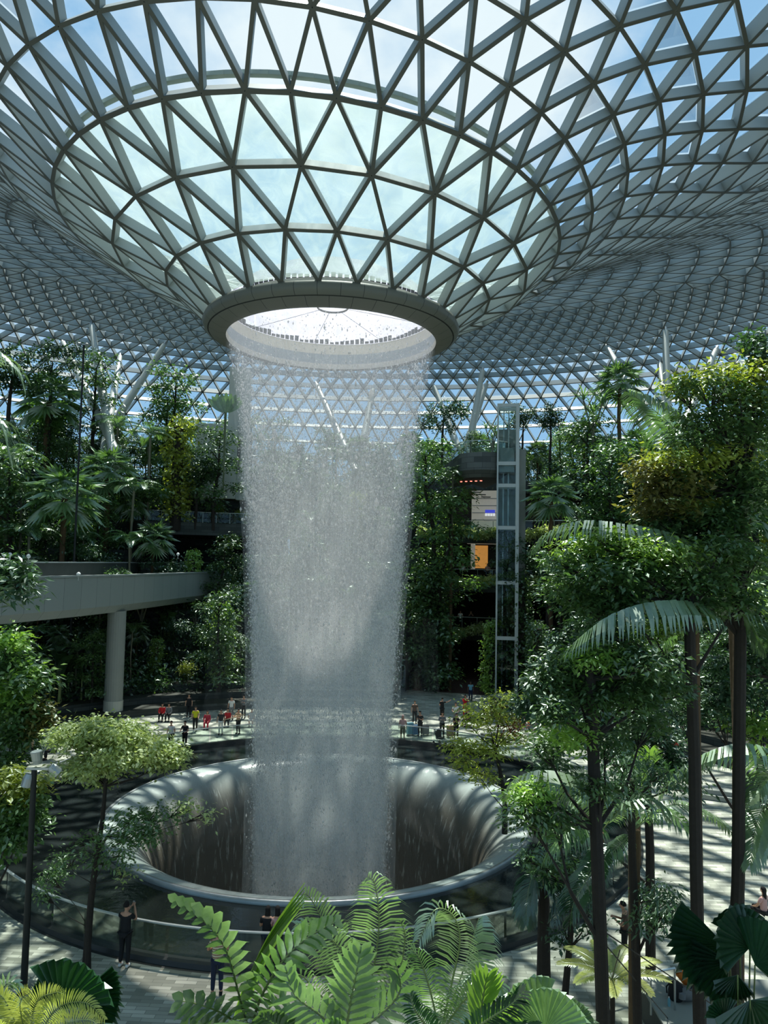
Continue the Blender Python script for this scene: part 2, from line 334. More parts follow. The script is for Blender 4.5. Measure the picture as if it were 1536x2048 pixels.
class MB:
    """collects geometry (numpy chunks) into one mesh"""
    def __init__(s): s.v = []; s.f = []; s.n = 0; s.uv = []; s.mi = []; s.cm = 0
    def add(s, v, f, uv=None):
        v = np.asarray(v, dtype=np.float32).reshape(-1, 3); f = [np.asarray(q) + s.n for q in (f if isinstance(f, list) else [f])]
        s.v.append(v); s.f += f; s.n += len(v)
        s.uv.append(np.zeros((len(v), 2), np.float32) if uv is None else np.asarray(uv, np.float32))
        s.mi += [s.cm] * len(f)
        return s
    def box(s, c, half, rz=0.0, M=None):
        x, y, z = half
        v = np.array([[-x, -y, -z], [x, -y, -z], [x, y, -z], [-x, y, -z], [-x, -y, z], [x, -y, z], [x, y, z], [-x, y, z]], float)
        if M is not None: v = v @ np.asarray(M).T
        elif rz: a, b = math.cos(rz), math.sin(rz); v = v @ np.array([[a, b, 0], [-b, a, 0], [0, 0, 1]])
        s.add(v + np.asarray(c, float), np.array([[0, 3, 2, 1], [4, 5, 6, 7], [0, 1, 5, 4], [1, 2, 6, 5], [2, 3, 7, 6], [3, 0, 4, 7]]))
        return s
    def beam(s, a, b, w, h, up=(0, 0, 1)):
        """box from a to b; w wide, h high along up starting at the line"""
        a = np.asarray(a, float); b = np.asarray(b, float); up = np.asarray(up, float)
        t = b - a; l = np.linalg.norm(t); t = t / max(l, 1e-9)
        sd_ = np.cross(t, up); sd_ /= max(np.linalg.norm(sd_), 1e-9); u = np.cross(sd_, t)
        v = [a - sd_ * w / 2, a + sd_ * w / 2, a + sd_ * w / 2 + u * h, a - sd_ * w / 2 + u * h]
        v += [q + t * l for q in v]
        s.add(np.array(v), np.array([[0, 1, 2, 3], [7, 6, 5, 4], [0, 4, 5, 1], [1, 5, 6, 2], [2, 6, 7, 3], [3, 7, 4, 0]]))
        return s
    def tube(s, pts, rad, n=8, cap=True):
        pts = np.asarray(pts, float); k = len(pts)
        rad = np.full(k, rad) if np.isscalar(rad) else np.asarray(rad, float)
        T = np.gradient(pts, axis=0); T /= np.maximum(np.linalg.norm(T, axis=1, keepdims=True), 1e-9)
        ref = np.array([0.0, 0, 1]) if abs(T[0][2]) < 0.9 else np.array([1.0, 0, 0])
        A = np.cross(T, ref); A /= np.maximum(np.linalg.norm(A, axis=1, keepdims=True), 1e-9); B = np.cross(T, A)
        th = np.arange(n) / n * 2 * PI
        v = (pts[:, None] + rad[:, None, None] * (A[:, None] * np.cos(th)[None, :, None] + B[:, None] * np.sin(th)[None, :, None])).reshape(-1, 3)
        i = np.arange(k - 1)[:, None] * n; j = np.arange(n)[None]
        q = np.stack([i + j, i + (j + 1) % n, i + n + (j + 1) % n, i + n + j], -1).reshape(-1, 4)
        fs = [q]
        s.add(v, fs)
        if cap:
            for e, r in ((0, 1), (k - 1, -1)):
                c = np.vstack([v[e * n:(e + 1) * n], pts[e]]); jj = np.arange(n)
                tri = np.stack([np.full(n, n), (jj + 1) % n, jj] if r > 0 else [np.full(n, n), jj, (jj + 1) % n], -1)
                s.add(c, tri)
        return s
    def revolve(s, prof, n=64, a0=0.0, a1=2 * PI, uvs=1.0, flip=False):
        """prof: list of (r, z); angle measured from +y towards +x"""
        prof = np.asarray(prof, float); k = len(prof); closed = abs(a1 - a0 - 2 * PI) < 1e-6
        m = n + 1; th = a0 + (a1 - a0) * np.arange(m) / n
        v = np.stack([prof[None, :, 0] * np.sin(th)[:, None], prof[None, :, 0] * np.cos(th)[:, None], np.broadcast_to(prof[None, :, 1], (m, k))], -1).reshape(-1, 3)
        arc = np.concatenate([[0], np.cumsum(np.linalg.norm(np.diff(prof, axis=0), axis=1))])
        rm = prof[:, 0].mean()
        uv = np.stack([np.broadcast_to(th[:, None] * rm, (m, k)), np.broadcast_to(arc[None], (m, k))], -1).reshape(-1, 2) * uvs
        i = np.arange(n)[:, None] * k; j = np.arange(k - 1)[None]
        q = np.stack([i + j, i + k + j, i + k + j + 1, i + j + 1], -1).reshape(-1, 4)
        if flip: q = q[:, ::-1]
        s.add(v, q, uv); return s
    def build(s, name, mats, parent=None, kind=None, smooth=False, loc=None, mesh_only=False):
        me = bpy.data.meshes.new(name)
        V = np.concatenate(s.v) if s.v else np.zeros((0, 3), np.float32); UV = np.concatenate(s.uv) if s.uv else np.zeros((0, 2))
        loops = np.concatenate([q.reshape(-1) for q in s.f]).astype(np.int32)
        sizes = np.concatenate([np.full(len(q), q.shape[1]) for q in s.f]).astype(np.int32)
        st = np.concatenate([[0], np.cumsum(sizes)[:-1]]).astype(np.int32)
        me.vertices.add(len(V)); me.vertices.foreach_set('co', V.reshape(-1).astype(np.float32))
        me.loops.add(len(loops)); me.loops.foreach_set('vertex_index', loops)
        me.polygons.add(len(sizes)); me.polygons.foreach_set('loop_start', st)
        try: me.polygons.foreach_set('loop_total', sizes)
        except Exception: pass
        me.polygons.foreach_set('use_smooth', np.full(len(sizes), bool(smooth)))
        mats = mats if isinstance(mats, (list, tuple)) else [mats]
        for m in mats: me.materials.append(MAT[m])
        if len(mats) > 1:
            mi = np.concatenate([np.full(len(q), c) for q, c in zip(s.f, s.mi)]).astype(np.int32)
            me.polygons.foreach_set('material_index', mi)
        if np.any(UV):
            ul = me.uv_layers.new(name='UVMap'); ul.data.foreach_set('uv', UV[loops].reshape(-1).astype(np.float32))
        me.update(calc_edges=True)
        if mesh_only: return me
        return link(name, me, parent, kind, loc)

def nrm(a): a = np.asarray(a, float); return a / np.maximum(np.linalg.norm(a, axis=-1, keepdims=True), 1e-9)

# ------------------------------------------------------------------ roof
RINGS = [(6.15, 23.35, 0, 0, 0), (7.9, 24.75, -.16, -.03, 0), (10.0, 25.75, -.48, -.05, -.04), (12.0, 27.25, -1.02, -.05, -.03), (14.0, 28.35, -1.6, -.078, -.06),
         (15.5, 29.7, -1.6, -.075, -.04), (17.0, 30.5, -1.6, -.075, -.04), (18.5, 31.2, -1.6, -.07, -.03), (20.1, 31.9, -1.6, -.065, -.02), (22.0, 32.7, -1.6, -.06, 0),
         (24.0, 33.6, -1.6, -.055, 0), (26.2, 34.7, -1.6, -.05, 0), (28.6, 35.7, -1.6, -.045, 0), (31.0, 36.6, -1.5, -.04, 0), (33.6, 37.5, -1.4, -.03, 0),
         (36.2, 38.3, -1.2, -.02, 0), (38.8, 39.0, -1, -.01, 0), (41.3, 39.6, -.8, 0, 0), (43.8, 40.1, -.6, 0, 0), (46.2, 40.5, -.4, 0, 0), (48.6, 40.8, -.2, 0, 0)]
RINGS += [(r, z, 0, 0, 0) for r, z in ((51, 41.0), (53.4, 41.15), (55.8, 41.25), (58.2, 41.3), (60.6, 41.3), (63, 41.25), (65.4, 41.15), (67.8, 41.0), (70.2, 40.7), (72.6, 40.2), (75, 39.4),
         (77.3, 38.3), (79.4, 36.9), (81.3, 35.2), (83, 33.2), (84.5, 30.9), (85.7, 28.4), (86.6, 25.7), (87.2, 22.8), (87.6, 19.6), (87.8, 16), (87.9, 12), (87.9, 6), (87.9, 0))]
def nseg(k): return 24 if k <= 2 else (48 if k <= 10 else (96 if k <= 21 else 192))
_off = [-5.6, 1.9, -4.6, -2.8, 3.0]
OFF = []
for k in range(len(RINGS)):
    if k < 5: OFF.append(_off[k])
    elif k == 0: OFF.append(0)
    else:
        if nseg(k) != nseg(k - 1): OFF.append(OFF[-1])
        else:
            base = OFF[k - 1]; st = 360 / nseg(k)
            OFF.append(base + st / 2 if (k % 2) else base - st / 2)
OFF[5] = 0.0; OFF[6] = 3.75
for k in range(7, len(RINGS)):
    st = 360 / nseg(k)
    OFF[k] = OFF[k - 1] if nseg(k) != nseg(k - 1) else OFF[k - 1] + (st / 2 if k % 2 == 0 else -st / 2)
def rp(k, deg):
    """roof node: azimuth in degrees from -y towards +x"""
    r, z, ox, a, b = RINGS[k]; t = math.radians(deg)
    x = ox + r * math.sin(t); y = -r * math.cos(t)
    return np.array([x, y, z + a * x + b * y])
def rn(k, deg):
    t = math.radians(deg); k0, k1 = max(k - 1, 0), min(k + 1, len(RINGS) - 1)
    d = rp(k1, deg) - rp(k0, deg); dr = math.hypot(d[0], d[1]); n = np.array([-d[2] * math.sin(t), d[2] * math.cos(t), dr])
    return n / np.linalg.norm(n)
nodes = [[(rp(k, OFF[k] + i * 360 / nseg(k)), rn(k, OFF[k] + i * 360 / nseg(k))) for i in range(nseg(k))] for k in range(len(RINGS))]
grid = MB(); gA = MB(); gB = MB()
def member(p, q, w, h):
    n = nrm(p[1] + q[1]); t = nrm(q[0] - p[0]); a, b = p[0] + t * 0.02, q[0] - t * 0.02; grid.cm = 0; grid.beam(a, b, w, h, n)
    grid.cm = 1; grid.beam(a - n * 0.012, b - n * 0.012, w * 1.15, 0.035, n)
def pane(tri, k):
    off = 0.50 if k < 8 else (0.66 if k < 12 else 0.9)
    v = [p + n * off for p, n in tri]
    (gB if k < 3 else gA).add(np.array(v), np.array([[0, 1, 2]]))
for k in range(len(RINGS)):
    n = nseg(k); w, h = (0.125, 0.46) if k < 8 else ((0.13, 0.60) if k < 12 else (0.12, 0.66 if k < 18 else 0.85))
    if k > 0:
        for i in range(n): member(nodes[k][i], nodes[k][(i + 1) % n], w * (1.0 if k != 3 else 1.2), h)
    if k + 1 < len(RINGS):
        m = nseg(k + 1)
        if m == n:
            sgn = 1 if ((OFF[k + 1] - OFF[k]) % (360 / n)) > 0 and OFF[k + 1] > OFF[k] else 0
            for i in range(n):
                a, b = (i, (i - 1) % n) if sgn else (i, (i + 1) % n)
                A, B = nodes[k + 1][a], nodes[k + 1][b]
                member(nodes[k][i], A, w, h); member(nodes[k][i], B, w, h)
                pane((nodes[k][i], A, B), k); c = nodes[k][(i + 1) % n]; pane((nodes[k][i], c, A if sgn else B), k)
        else:
            for i in range(n):
                P = nodes[k][i]
                for j in (-1, 0, 1): member(P, nodes[k + 1][(2 * i + j) % m], w, h)
                a, b, c = (nodes[k + 1][(2 * i + j) % m] for j in (-1, 0, 1))
                pane((P, a, b), k); pane((P, b, c), k); pane((P, nodes[k][(i + 1) % n], c), k)
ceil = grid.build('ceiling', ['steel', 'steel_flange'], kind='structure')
ceil['label'] = 'triangulated steel gridshell roof funnelling down to the round opening'
gA.build('window_1', 'roof_glass', kind='structure'); gB.build('window_2', 'wet_glass', kind='structure')

def roofz(x, y):
    r = math.hypot(x, y)
    for k in range(len(RINGS) - 1):
        if RINGS[k][0] <= r <= RINGS[k + 1][0]:
            t = (r - RINGS[k][0]) / (RINGS[k + 1][0] - RINGS[k][0]); return RINGS[k][1] * (1 - t) + RINGS[k + 1][1] * t
    return 30.0

# gutter above the third ring, where the water film starts
gt = MB()
pts = []
for i in range(96):
    d = i * 3.75 + OFF[3]; p = rp(3, d) + rn(3, d) * 0.75; t = math.radians(d); pts.append(p + np.array([math.sin(t), -math.cos(t), 0.15]) * 0.30)
for i in range(96): gt.beam(pts[i], pts[(i + 1) % 96], 0.22, 0.16)
o = gt.build('roof_gutter', 'concrete_pale'); tag(o, 'pale curved rain gutter running round the wet glass of the funnel', 'gutter')

# oculus collar
oc = thing('oculus_ring', 'grey clad ring round the waterfall opening at the funnel foot', 'ring', (0, 0, 22.6))
def orev(name, prof, mat, sm=True): return MB().revolve([(r, z - 22.6) for r, z in prof], 96).build(name, mat, oc, smooth=sm)
orev('underside_cladding', [(5.16, 22.62), (5.5, 22.60), (5.98, 22.84)], 'cladding_panels')
orev('shadow_joint', [(5.98, 22.84), (6.0, 22.90), (6.03, 22.86)], 'cladding_joint')
orev('outer_cladding', [(6.03, 22.86), (6.22, 23.0), (6.30, 23.2), (6.22, 23.42), (5.9, 23.5), (5.3, 23.5)], 'cladding_panels')
orev('lower_lip_band', [(5.16, 22.62), (5.13, 22.9)], 'cream_band')
orev('inner_glass_band', [(5.13, 22.9), (5.13, 23.45)], 'panel')
orev('upper_lip_band', [(5.13, 23.45), (5.08, 24.0)], 'cream_band')
orev('skylight_dome', [(5.3, 24.05), (4.6, 24.9), (3.4, 25.6), (1.8, 26.0), (0.02, 26.1)], 'oculus_acrylic')
dm = MB()
for i in range(110):
    t = i / 110 * 2 * PI; hh = 0.05 + 0.11 * ((i * 7919) % 13) / 13
    dm.box((5.04 * math.sin(t), 5.04 * math.cos(t), 1.42 + hh), (0.10, 0.03, hh), -t)
dm.build('weir_teeth', 'band_dark', oc, kind='stuff')
rg = MB(); th = np.linspace(0, 2 * PI, 33)
rg.tube(np.stack([0.75 * np.cos(th), 0.75 * np.sin(th), np.full(33, 1.8)], -1), 0.05, 6, False); rg.build('centre_ring', 'band_dark', oc)
rw = MB()
for i in range(8):
    t = i / 8 * 2 * PI + .2; rw.tube([(0.75 * math.cos(t), 0.75 * math.sin(t), 1.8), (5.1 * math.cos(t), 5.1 * math.sin(t), 1.45)], 0.012, 4)
rw.build('stay_wires', 'wire', oc)

# ------------------------------------------------------------------ ground, pool, funnel
MB().revolve([(14.1, 0), (25, 0), (45, 0), (95, 0)], 128).build('floor', 'paving', kind='structure')
pool = thing('reflecting_pool', 'dark shallow round pool surrounding the waterfall funnel', 'pool', (0, 0, 0))
MB().revolve([(9.86, -0.10), (11, -0.10), (13, -0.10), (14.12, -0.10)], 128).build('water_surface', 'pool_water', pool)
MB().revolve([(14.12, -0.6), (14.12, 0.02), (14.16, 0.02)], 128).build('pool_edge', 'kerb', pool)
fn = thing('water_funnel', 'clear acrylic funnel with water sheeting down into the basement', 'funnel', (0, 0, 0))
prof = [(9.86, 0.03)]
for i in range(1, 25):
    t = i / 24 * PI / 2; prof.append((9.86 - 2.6 * math.sin(t), 0.03 - 3.6 * (1 - math.cos(t))))
prof += [(7.2, -5.0), (7.1, -8), (7.0, -14)]
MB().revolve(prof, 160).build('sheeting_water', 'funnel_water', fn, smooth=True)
MB().revolve([(9.80, 0.02), (9.80, 0.07), (9.90, 0.08), (9.96, 0.05), (9.98, -0.10)], 160).build('metal_rim', 'lamp_metal', fn, smooth=True)
MB().revolve([(7.0, -14), (0.01, -14)], 64).build('basin_bottom', 'kerb', fn)

rail = thing('glass_balustrade', 'curved glass balustrade with pale top rail ringing the pool', 'railing', (0, 0, 0))
MB().revolve([(14.10, 0), (14.10, 0.16), (14.42, 0.16), (14.46, 0.02), (14.55, 0)], 160).build('kerb', 'kerb', rail)
for i in range(60):
    a0 = i / 60 * 2 * PI + 0.0035; a1 = (i + 1) / 60 * 2 * PI - 0.0035
    MB().revolve([(14.24, 0.14), (14.24, 1.06), (14.26, 1.06), (14.26, 0.14)], 4, a0, a1).build('glass_panel', 'rail_glass', rail)
MB().revolve([(14.21, 1.06), (14.21, 1.10), (14.29, 1.10), (14.29, 1.06), (14.21, 1.06)], 160).build('top_rail', 'metal_rail', rail)

# ------------------------------------------------------------------ waterfall
WP = [(5.08, 22.9), (5.04, 22.2), (4.90, 21.3), (4.66, 20.2), (4.42, 18.6), (4.28, 17.0), (4.02, 14.2), (3.86, 12.4), (3.68, 9.8), (3.52, 7.5), (3.40, 5.0), (3.28, 2.8), (3.2, 0.0), (3.14, -3.1), (3.1, -6.5), (3.1, -13.5)]
wr = np.array([p[0] for p in WP[::-1]]); wz = np.array([p[1] for p in WP[::-1]])
wf = thing('waterfall', 'tall indoor waterfall dropping from the roof opening into the funnel', 'waterfall', (0, 0, 0))
for i, (s_, mt) in enumerate(((1.05, 'veil_c'), (1.0, 'veil_a'), (0.985, 'veil_b'), (0.97, 'veil_c'), (0.95, 'veil_a'), (.92, 'veil_b'), (.88, 'veil_c'), (.83, 'veil_b'))):
    MB().revolve([(r * (s_ if z < 21 else 1 - (1 - s_) * max(0, (22.9 - z) / 1.9)) + (0.0 if z > 12 else 0.02 * (12 - z) * (1 if i == 0 else 0)), z) for r, z in WP], 96).build('water_veil', mt, wf, smooth=True)
def drops(n, seed):
    g = np.random.default_rng(seed)
    u = g.random(n); z = 22.5 - 29.5 * u ** 0.95
    r = np.interp(z, wz, wr); spread = 0.03 + 0.50 * np.clip((22.5 - z) / 22, 0, 1) ** 0.7
    r = r * (1 - np.abs(g.normal(0, 1, n)) * 0.09) + g.normal(0, 1, n) * spread * 0.35
    th = g.random(n) * 2 * PI
    # jets: denser columns round the ring
    dens = 0.55 + 0.45 * np.sin(th * 7 + 1.1) * np.sin(th * 17 + 0.4)
    keep = g.random(n) < np.clip(dens + 0.25, 0.15, 1) * np.clip(0.35 + (22.5 - z) / 5, 0.35, 1)
    r, th, z = r[keep], th[keep], z[keep]; n = len(z)
    C = np.stack([r * np.sin(th), r * np.cos(th), z], -1)
    sz = np.exp(g.normal(math.log(0.0135), 0.55, n)); el = sz * g.uniform(1.1, 2.6, n)
    O = np.array([[1, 0, 0], [0, 1, 0], [-1, 0, 0], [0, -1, 0], [0, 0, 1], [0, 0, -1]], float)
    V = C[:, None] + O[None] * np.stack([sz, sz, el], -1)[:, None]
    T = np.array([[0, 1, 4], [1, 2, 4], [2, 3, 4], [3, 0, 4], [1, 0, 5], [2, 1, 5], [3, 2, 5], [0, 3, 5]])
    Fc = (np.arange(n)[:, None, None] * 6 + T[None]).reshape(-1, 3)
    return V.reshape(-1, 3), Fc
v, f = drops(120000, 3)
o = MB().add(v, f).build('water_drops', 'water_drop', wf); o['kind'] = 'stuff'
# fine spray round the lower fall
MB().revolve([(5.4, 9), (5.6, 5), (5.9, 2), (6.4, -0.5), (6.9, -3)], 64).build('spray', 'mist', wf, smooth=True)
#SECTION2
# ------------------------------------------------------------------ terraces (angles from +y towards +x)
D2R = math.pi / 180
def sector(name, parts, a0, a1, n=40):
    m = MB()
    for prof in parts:
        for (p, q) in zip(prof[:-1], prof[1:]):
            m.cm = 0 if abs(p[0] - q[0]) < 1e-6 else 1
            m.revolve([p, q], n, a0 * D2R, a1 * D2R)
    return m.build(name, ['terrace_stone', 'terrace_soil'], kind='structure')
STEPS = [(25, 0), (25, .5), (27, .5), (27, 1.0), (29, 1.0), (29, 1.5), (31.5, 1.5), (31.5, 2.2), (34, 2.2)]
HILL = [(34, 4.5), (37, 4.5), (37, 7), (40, 7), (40, 9.5), (43, 9.5), (43, 12.5), (47, 12.5), (47, 15.5), (51, 15.5), (51, 18.5), (55, 18.5), (55, 21), (87, 21)]
sector('wall_left', [STEPS + HILL], -118, -26)
sector('wall_back', [STEPS + HILL[:4] + [(40, 8.6), (58, 8.6), (58, 14.2), (44, 14.2), (44, 15.5), (51, 15.5)] + HILL[-4:]], -26, -5, 16)
sector('wall_back', [STEPS + HILL], -5, 13, 12)
sector('wall_right', [STEPS + HILL], 34, 118)
# side closures of the building wing
FA0, FA1 = 13, 34
cm = MB()
for a in (FA0, FA1):
    t = a * D2R; s_, c_ = math.sin(t), math.cos(t)
    v = [(r * s_, r * c_, z) for r, z in ((33, 0), (60, 0), (60, 21), (52, 21), (46, 15), (33, 6))]
    cm.add(np.array(v), np.array([[0, 1, 2, 3], [0, 3, 4, 5]]))
for a in (-26, -5):
    t = a * D2R; s_, c_ = math.sin(t), math.cos(t)
    cm.add(np.array([(r * s_, r * c_, z) for r, z in ((40, 7), (60, 7), (60, 15.4), (40, 15.4 if a == -26 else 9.6))]), np.array([[0, 1, 2, 3]]))
cm.build('trim_1', 'terrace_stone', kind='structure')
wg = MB()
for z0, z1 in ((4.0, 5.2), (8.9, 10.1), (13.9, 15.1)):
    wg.revolve([(42, z0), (42, z1)], 24, FA0 * D2R, FA1 * D2R); wg.revolve([(42, z1), (56, z1)], 24, FA0 * D2R, FA1 * D2R); wg.revolve([(42, z0), (56, z0)], 24, FA0 * D2R, FA1 * D2R)
wg.revolve([(49, 19.6), (49, 21), (87, 21)], 24, FA0 * D2R, FA1 * D2R); wg.revolve([(49, 19.6), (56, 19.6)], 24, FA0 * D2R, FA1 * D2R)
wg.build('wall_back', 'slab_stone', kind='structure')
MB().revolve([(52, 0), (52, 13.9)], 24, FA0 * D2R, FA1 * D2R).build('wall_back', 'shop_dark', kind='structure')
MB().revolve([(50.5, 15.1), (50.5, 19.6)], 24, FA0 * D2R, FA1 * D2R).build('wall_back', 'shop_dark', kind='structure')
MB().revolve([(34, 0.02), (52, 0.02)], 16, FA0 * D2R, 25 * D2R).build('floor_carpet', 'brown_carpet', kind='structure')
def pol(r, deg, z=0.0): return np.array([r * math.sin(deg * D2R), r * math.cos(deg * D2R), z])

def level_rail(label, r, z, a0, a1, n=10):
    t = thing('balcony_railing', label, 'railing', pol(r, (a0 + a1) / 2, z), group='glass railings of the rear building')
    lo = np.array(t.location)
    for i in range(n):
        b0, b1 = a0 + (a1 - a0) * i / n, a0 + (a1 - a0) * (i + 1) / n
        p, q = pol(r, b0, z) - lo, pol(r, b1, z) - lo
        m = MB().beam(p + (0, 0, .08), q + (0, 0, .08), 0.02, 0.95); m.build('glass_panel', 'rail_glass', t)
        MB().beam(p, p + np.array([0, 0, 1.08]), 0.05, 0.05, (0, 1, 0)).build('post', 'pale_steel', t)
    MB().tube([pol(r, a0 + (a1 - a0) * i / 24, z + 1.1) - lo for i in range(25)], 0.035, 6).build('handrail', 'metal_rail', t)
level_rail('glass railing with pale handrail on the lowest upper floor of the rear building', 42.4, 5.2, FA0, FA1)
level_rail('glass railing with pale handrail on the middle floor of the rear building', 42.4, 10.1, FA0, FA1)
level_rail('glass railing above the planter beside the pale shop wall', 42.4, 15.1, FA0, FA1)
level_rail('thin glass railing on the terrace wall left of the waterfall', 44.3, 15.5, -26, -8)

# ------------------------------------------------------------------ foliage tools
def leaves(C, Lg, Wd, g, up=0.8, droop=0.25, out=None):
    n = len(C); nn = g.normal(0, 1, (n, 3)); nn[:, 2] = np.abs(nn[:, 2]) * 0.6 + up * 1.6; nn = nrm(nn)
    d = g.normal(0, 1, (n, 3)) if out is None else out + g.normal(0, .5, (n, 3)); d -= nn * (d * nn).sum(1, keepdims=True); d = nrm(d); d[:, 2] -= droop; d = nrm(d)
    s = np.cross(d, nn); l = (Lg * g.uniform(.65, 1.3, n))[:, None]; w = l * (Wd / Lg) * 0.5
    sag = np.array([0, 0, -1.0]) * l * 0.12
    V = np.stack([C, C + d * l * .45 + s * w, C + d * l + sag, C + d * l * .45 - s * w], 1).reshape(-1, 3)
    return V, np.arange(n * 4).reshape(-1, 4)
def blob(m, c, rx, rz, n, Lg, Wd, g, ry=None, sprig=9, sig=None, up=0.8, droop=0.25, hollow=0.45):
    """leafy mass: sprigs spread through an ellipsoid, denser near its upper skin"""
    ry = ry or rx; k = max(3, n // sprig); u = nrm(g.normal(0, 1, (k, 3))); u[:, 2] = np.where(u[:, 2] < -0.3, -u[:, 2] * 0.5, u[:, 2])
    rr = (hollow + (1 - hollow) * g.random(k) ** 0.6)[:, None]; bump = 1 + 0.18 * np.sin(u[:, :1] * 7 + u[:, 1:2] * 9 + c[0])
    S = np.asarray(c) + u * rr * bump * np.array([rx, ry, rz])
    C = np.repeat(S, sprig, 0); out = np.repeat(u, sprig, 0)
    C = C + g.normal(0, 1, C.shape) * (sig or Lg * 0.8)
    V, Fc = leaves(C, Lg, Wd, g, up, droop, out * 0.6)
    m.add(V, Fc)
def frond_geo(m, P, n=34, ll=0.5, w=0.035, ang=55, droop=0.35, nh=(0, 0, 1), start=0.12, sides=(-1, 1), taper=True, vee=0.2, mr=None, jitter=0.05, g=rng, rr=0.012, rm=None):
    P = np.asarray(P, float)
    # resample the midrib smoothly (Catmull-Rom)
    if len(P) < 12:
        Q = np.vstack([2 * P[0] - P[1], P, 2 * P[-1] - P[-2]]); out = []
        for i in range(1, len(Q) - 2):
            for t in np.linspace(0, 1, 9, endpoint=False):
                a, b, c, d = Q[i - 1:i + 3]; out.append(0.5 * ((2 * b) + (c - a) * t + (2 * a - 5 * b + 4 * c - d) * t * t + (3 * b - a - 3 * c + d) * t ** 3))
        out.append(P[-1]); P = np.array(out)
    seg = np.linalg.norm(np.diff(P, axis=0), axis=1); s = np.concatenate([[0], np.cumsum(seg)]); s /= s[-1]
    (rm or m).tube(P, np.linspace(rr, rr * 0.25, len(P)), 5)
    T = nrm(np.gradient(P, axis=0)); nh = np.asarray(nh, float)
    for sd_ in sides:
        t = start + (1 - start) * (np.arange(n) + 0.3) / n; t = np.clip(t + g.normal(0, 0.002, n), 0, 0.999)
        B = np.stack([np.interp(t, s, P[:, k]) for k in range(3)], 1); Tt = nrm(np.stack([np.interp(t, s, T[:, k]) for k in range(3)], 1))
        up = nrm(nh - Tt * (Tt @ nh)[:, None]); side = nrm(np.cross(Tt, up)) * sd_
        x = (t - start) / (1 - start); prof = (np.sin(PI * (0.16 + 0.78 * x)) ** 0.8) if taper else np.ones(n)
        l = (ll * prof * g.uniform(1 - jitter, 1 + jitter, n))[:, None]; a = np.radians(ang * (1 - 0.45 * x) + g.normal(0, 3, n))[:, None]
        d0 = nrm(Tt * np.cos(a) + side * np.sin(a) + up * vee); dn = np.array([0, 0, -1.0])
        d1 = nrm(d0 + dn * droop); d2 = nrm(d0 + dn * droop * 2.6)
        wd = w * (0.6 + 0.4 * prof[:, None]); wv = nrm(np.cross(d0, up * .9 + side * 0.1)) * wd / 2
        p1 = B + d0 * l * .35; p2 = p1 + d1 * l * .35; p3 = p2 + d2 * l * .3
        V = np.stack([B - wv * .3, B + wv * .3, p1 - wv, p1 + wv, p2 - wv * .85, p2 + wv * .85, p3], 1).reshape(-1, 3)
        i = np.arange(n)[:, None] * 7
        m.add(V, [i + np.array([[0, 1, 3, 2]]), i + np.array([[2, 3, 5, 4]]), i + np.array([[4, 5, 6]])])
def arc(L, e0, e1, az, base=(0, 0, 0), k=10):
    e = np.radians(np.linspace(e0, e1, k)); st = L / (k - 1); d = np.stack([np.cos(e) * math.sin(az), np.cos(e) * math.cos(az), np.sin(e)], 1) * st
    return np.asarray(base, float) + np.vstack([[0, 0, 0], np.cumsum(d[:-1], 0)])
def fan_geo(m, c, d, up, R, k=16, span=250, web=0.6, pleat=0.05, droop=0.15, g=rng):
    """pleated fan blade at c, opening along d with normal up"""
    d = nrm(np.asarray(d, float)); up = np.asarray(up, float); up = nrm(up - d * (d @ up)); s = np.cross(d, up)
    a = np.radians(np.linspace(-span / 2, span / 2, 2 * k + 1)); dirv = np.cos(a)[:, None] * d + np.sin(a)[:, None] * s
    zig = np.where(np.arange(2 * k + 1) % 2 == 0, -1, 1)[:, None] * up * pleat * R
    rw = np.full(2 * k + 1, web * R); rw[0::2] *= 0.97
    M1 = c + dirv * rw[:, None] * 0.5 + zig * 0.5; M2 = c + dirv * rw[:, None] + zig - np.array([0, 0, 1]) * droop * R * 0.3
    rl = R * (0.9 + 0.1 * np.cos(a[1::2])) * g.uniform(.93, 1.05, k); tips = c + dirv[1::2] * rl[:, None] - np.array([0, 0, 1]) * droop * R
    V = np.vstack([[c], M1, M2, tips]); n = 2 * k + 1; i = np.arange(2 * k)
    f1 = np.stack([np.zeros(2 * k, int), 1 + i, 2 + i], 1); f2 = np.stack([1 + i, 1 + n + i, 2 + n + i, 2 + i], 1)
    j = np.arange(k) * 2; f3 = np.stack([1 + n + j, 1 + 2 * n + np.arange(k), 1 + n + j + 1], 1); f4 = np.stack([1 + n + j + 1, 1 + 2 * n + np.arange(k), 1 + n + j + 2], 1)
    m.add(V, [f1, f2, f3, f4])
def blade_geo(m, P, w, nh=(0, 0, 1), fold=0.15):
    """broad simple leaf along a path (banana / strap leaves)"""
    P = np.asarray(P, float); T = nrm(np.gradient(P, axis=0)); nh = np.asarray(nh, float); up = nrm(nh - T * (T @ nh)[:, None]); s = np.cross(T, up)
    t = np.linspace(0, 1, len(P)); pr = (np.sin(PI * np.clip(t, 0.03, 0.985)) ** 0.6)[:, None] * w / 2
    V = np.stack([P - s * pr + up * pr * fold, P, P + s * pr + up * pr * fold], 1).reshape(-1, 3); i = np.arange(len(P) - 1)[:, None] * 3
    m.add(V, [i + np.array([[0, 1, 4, 3]]), i + np.array([[1, 2, 5, 4]])])

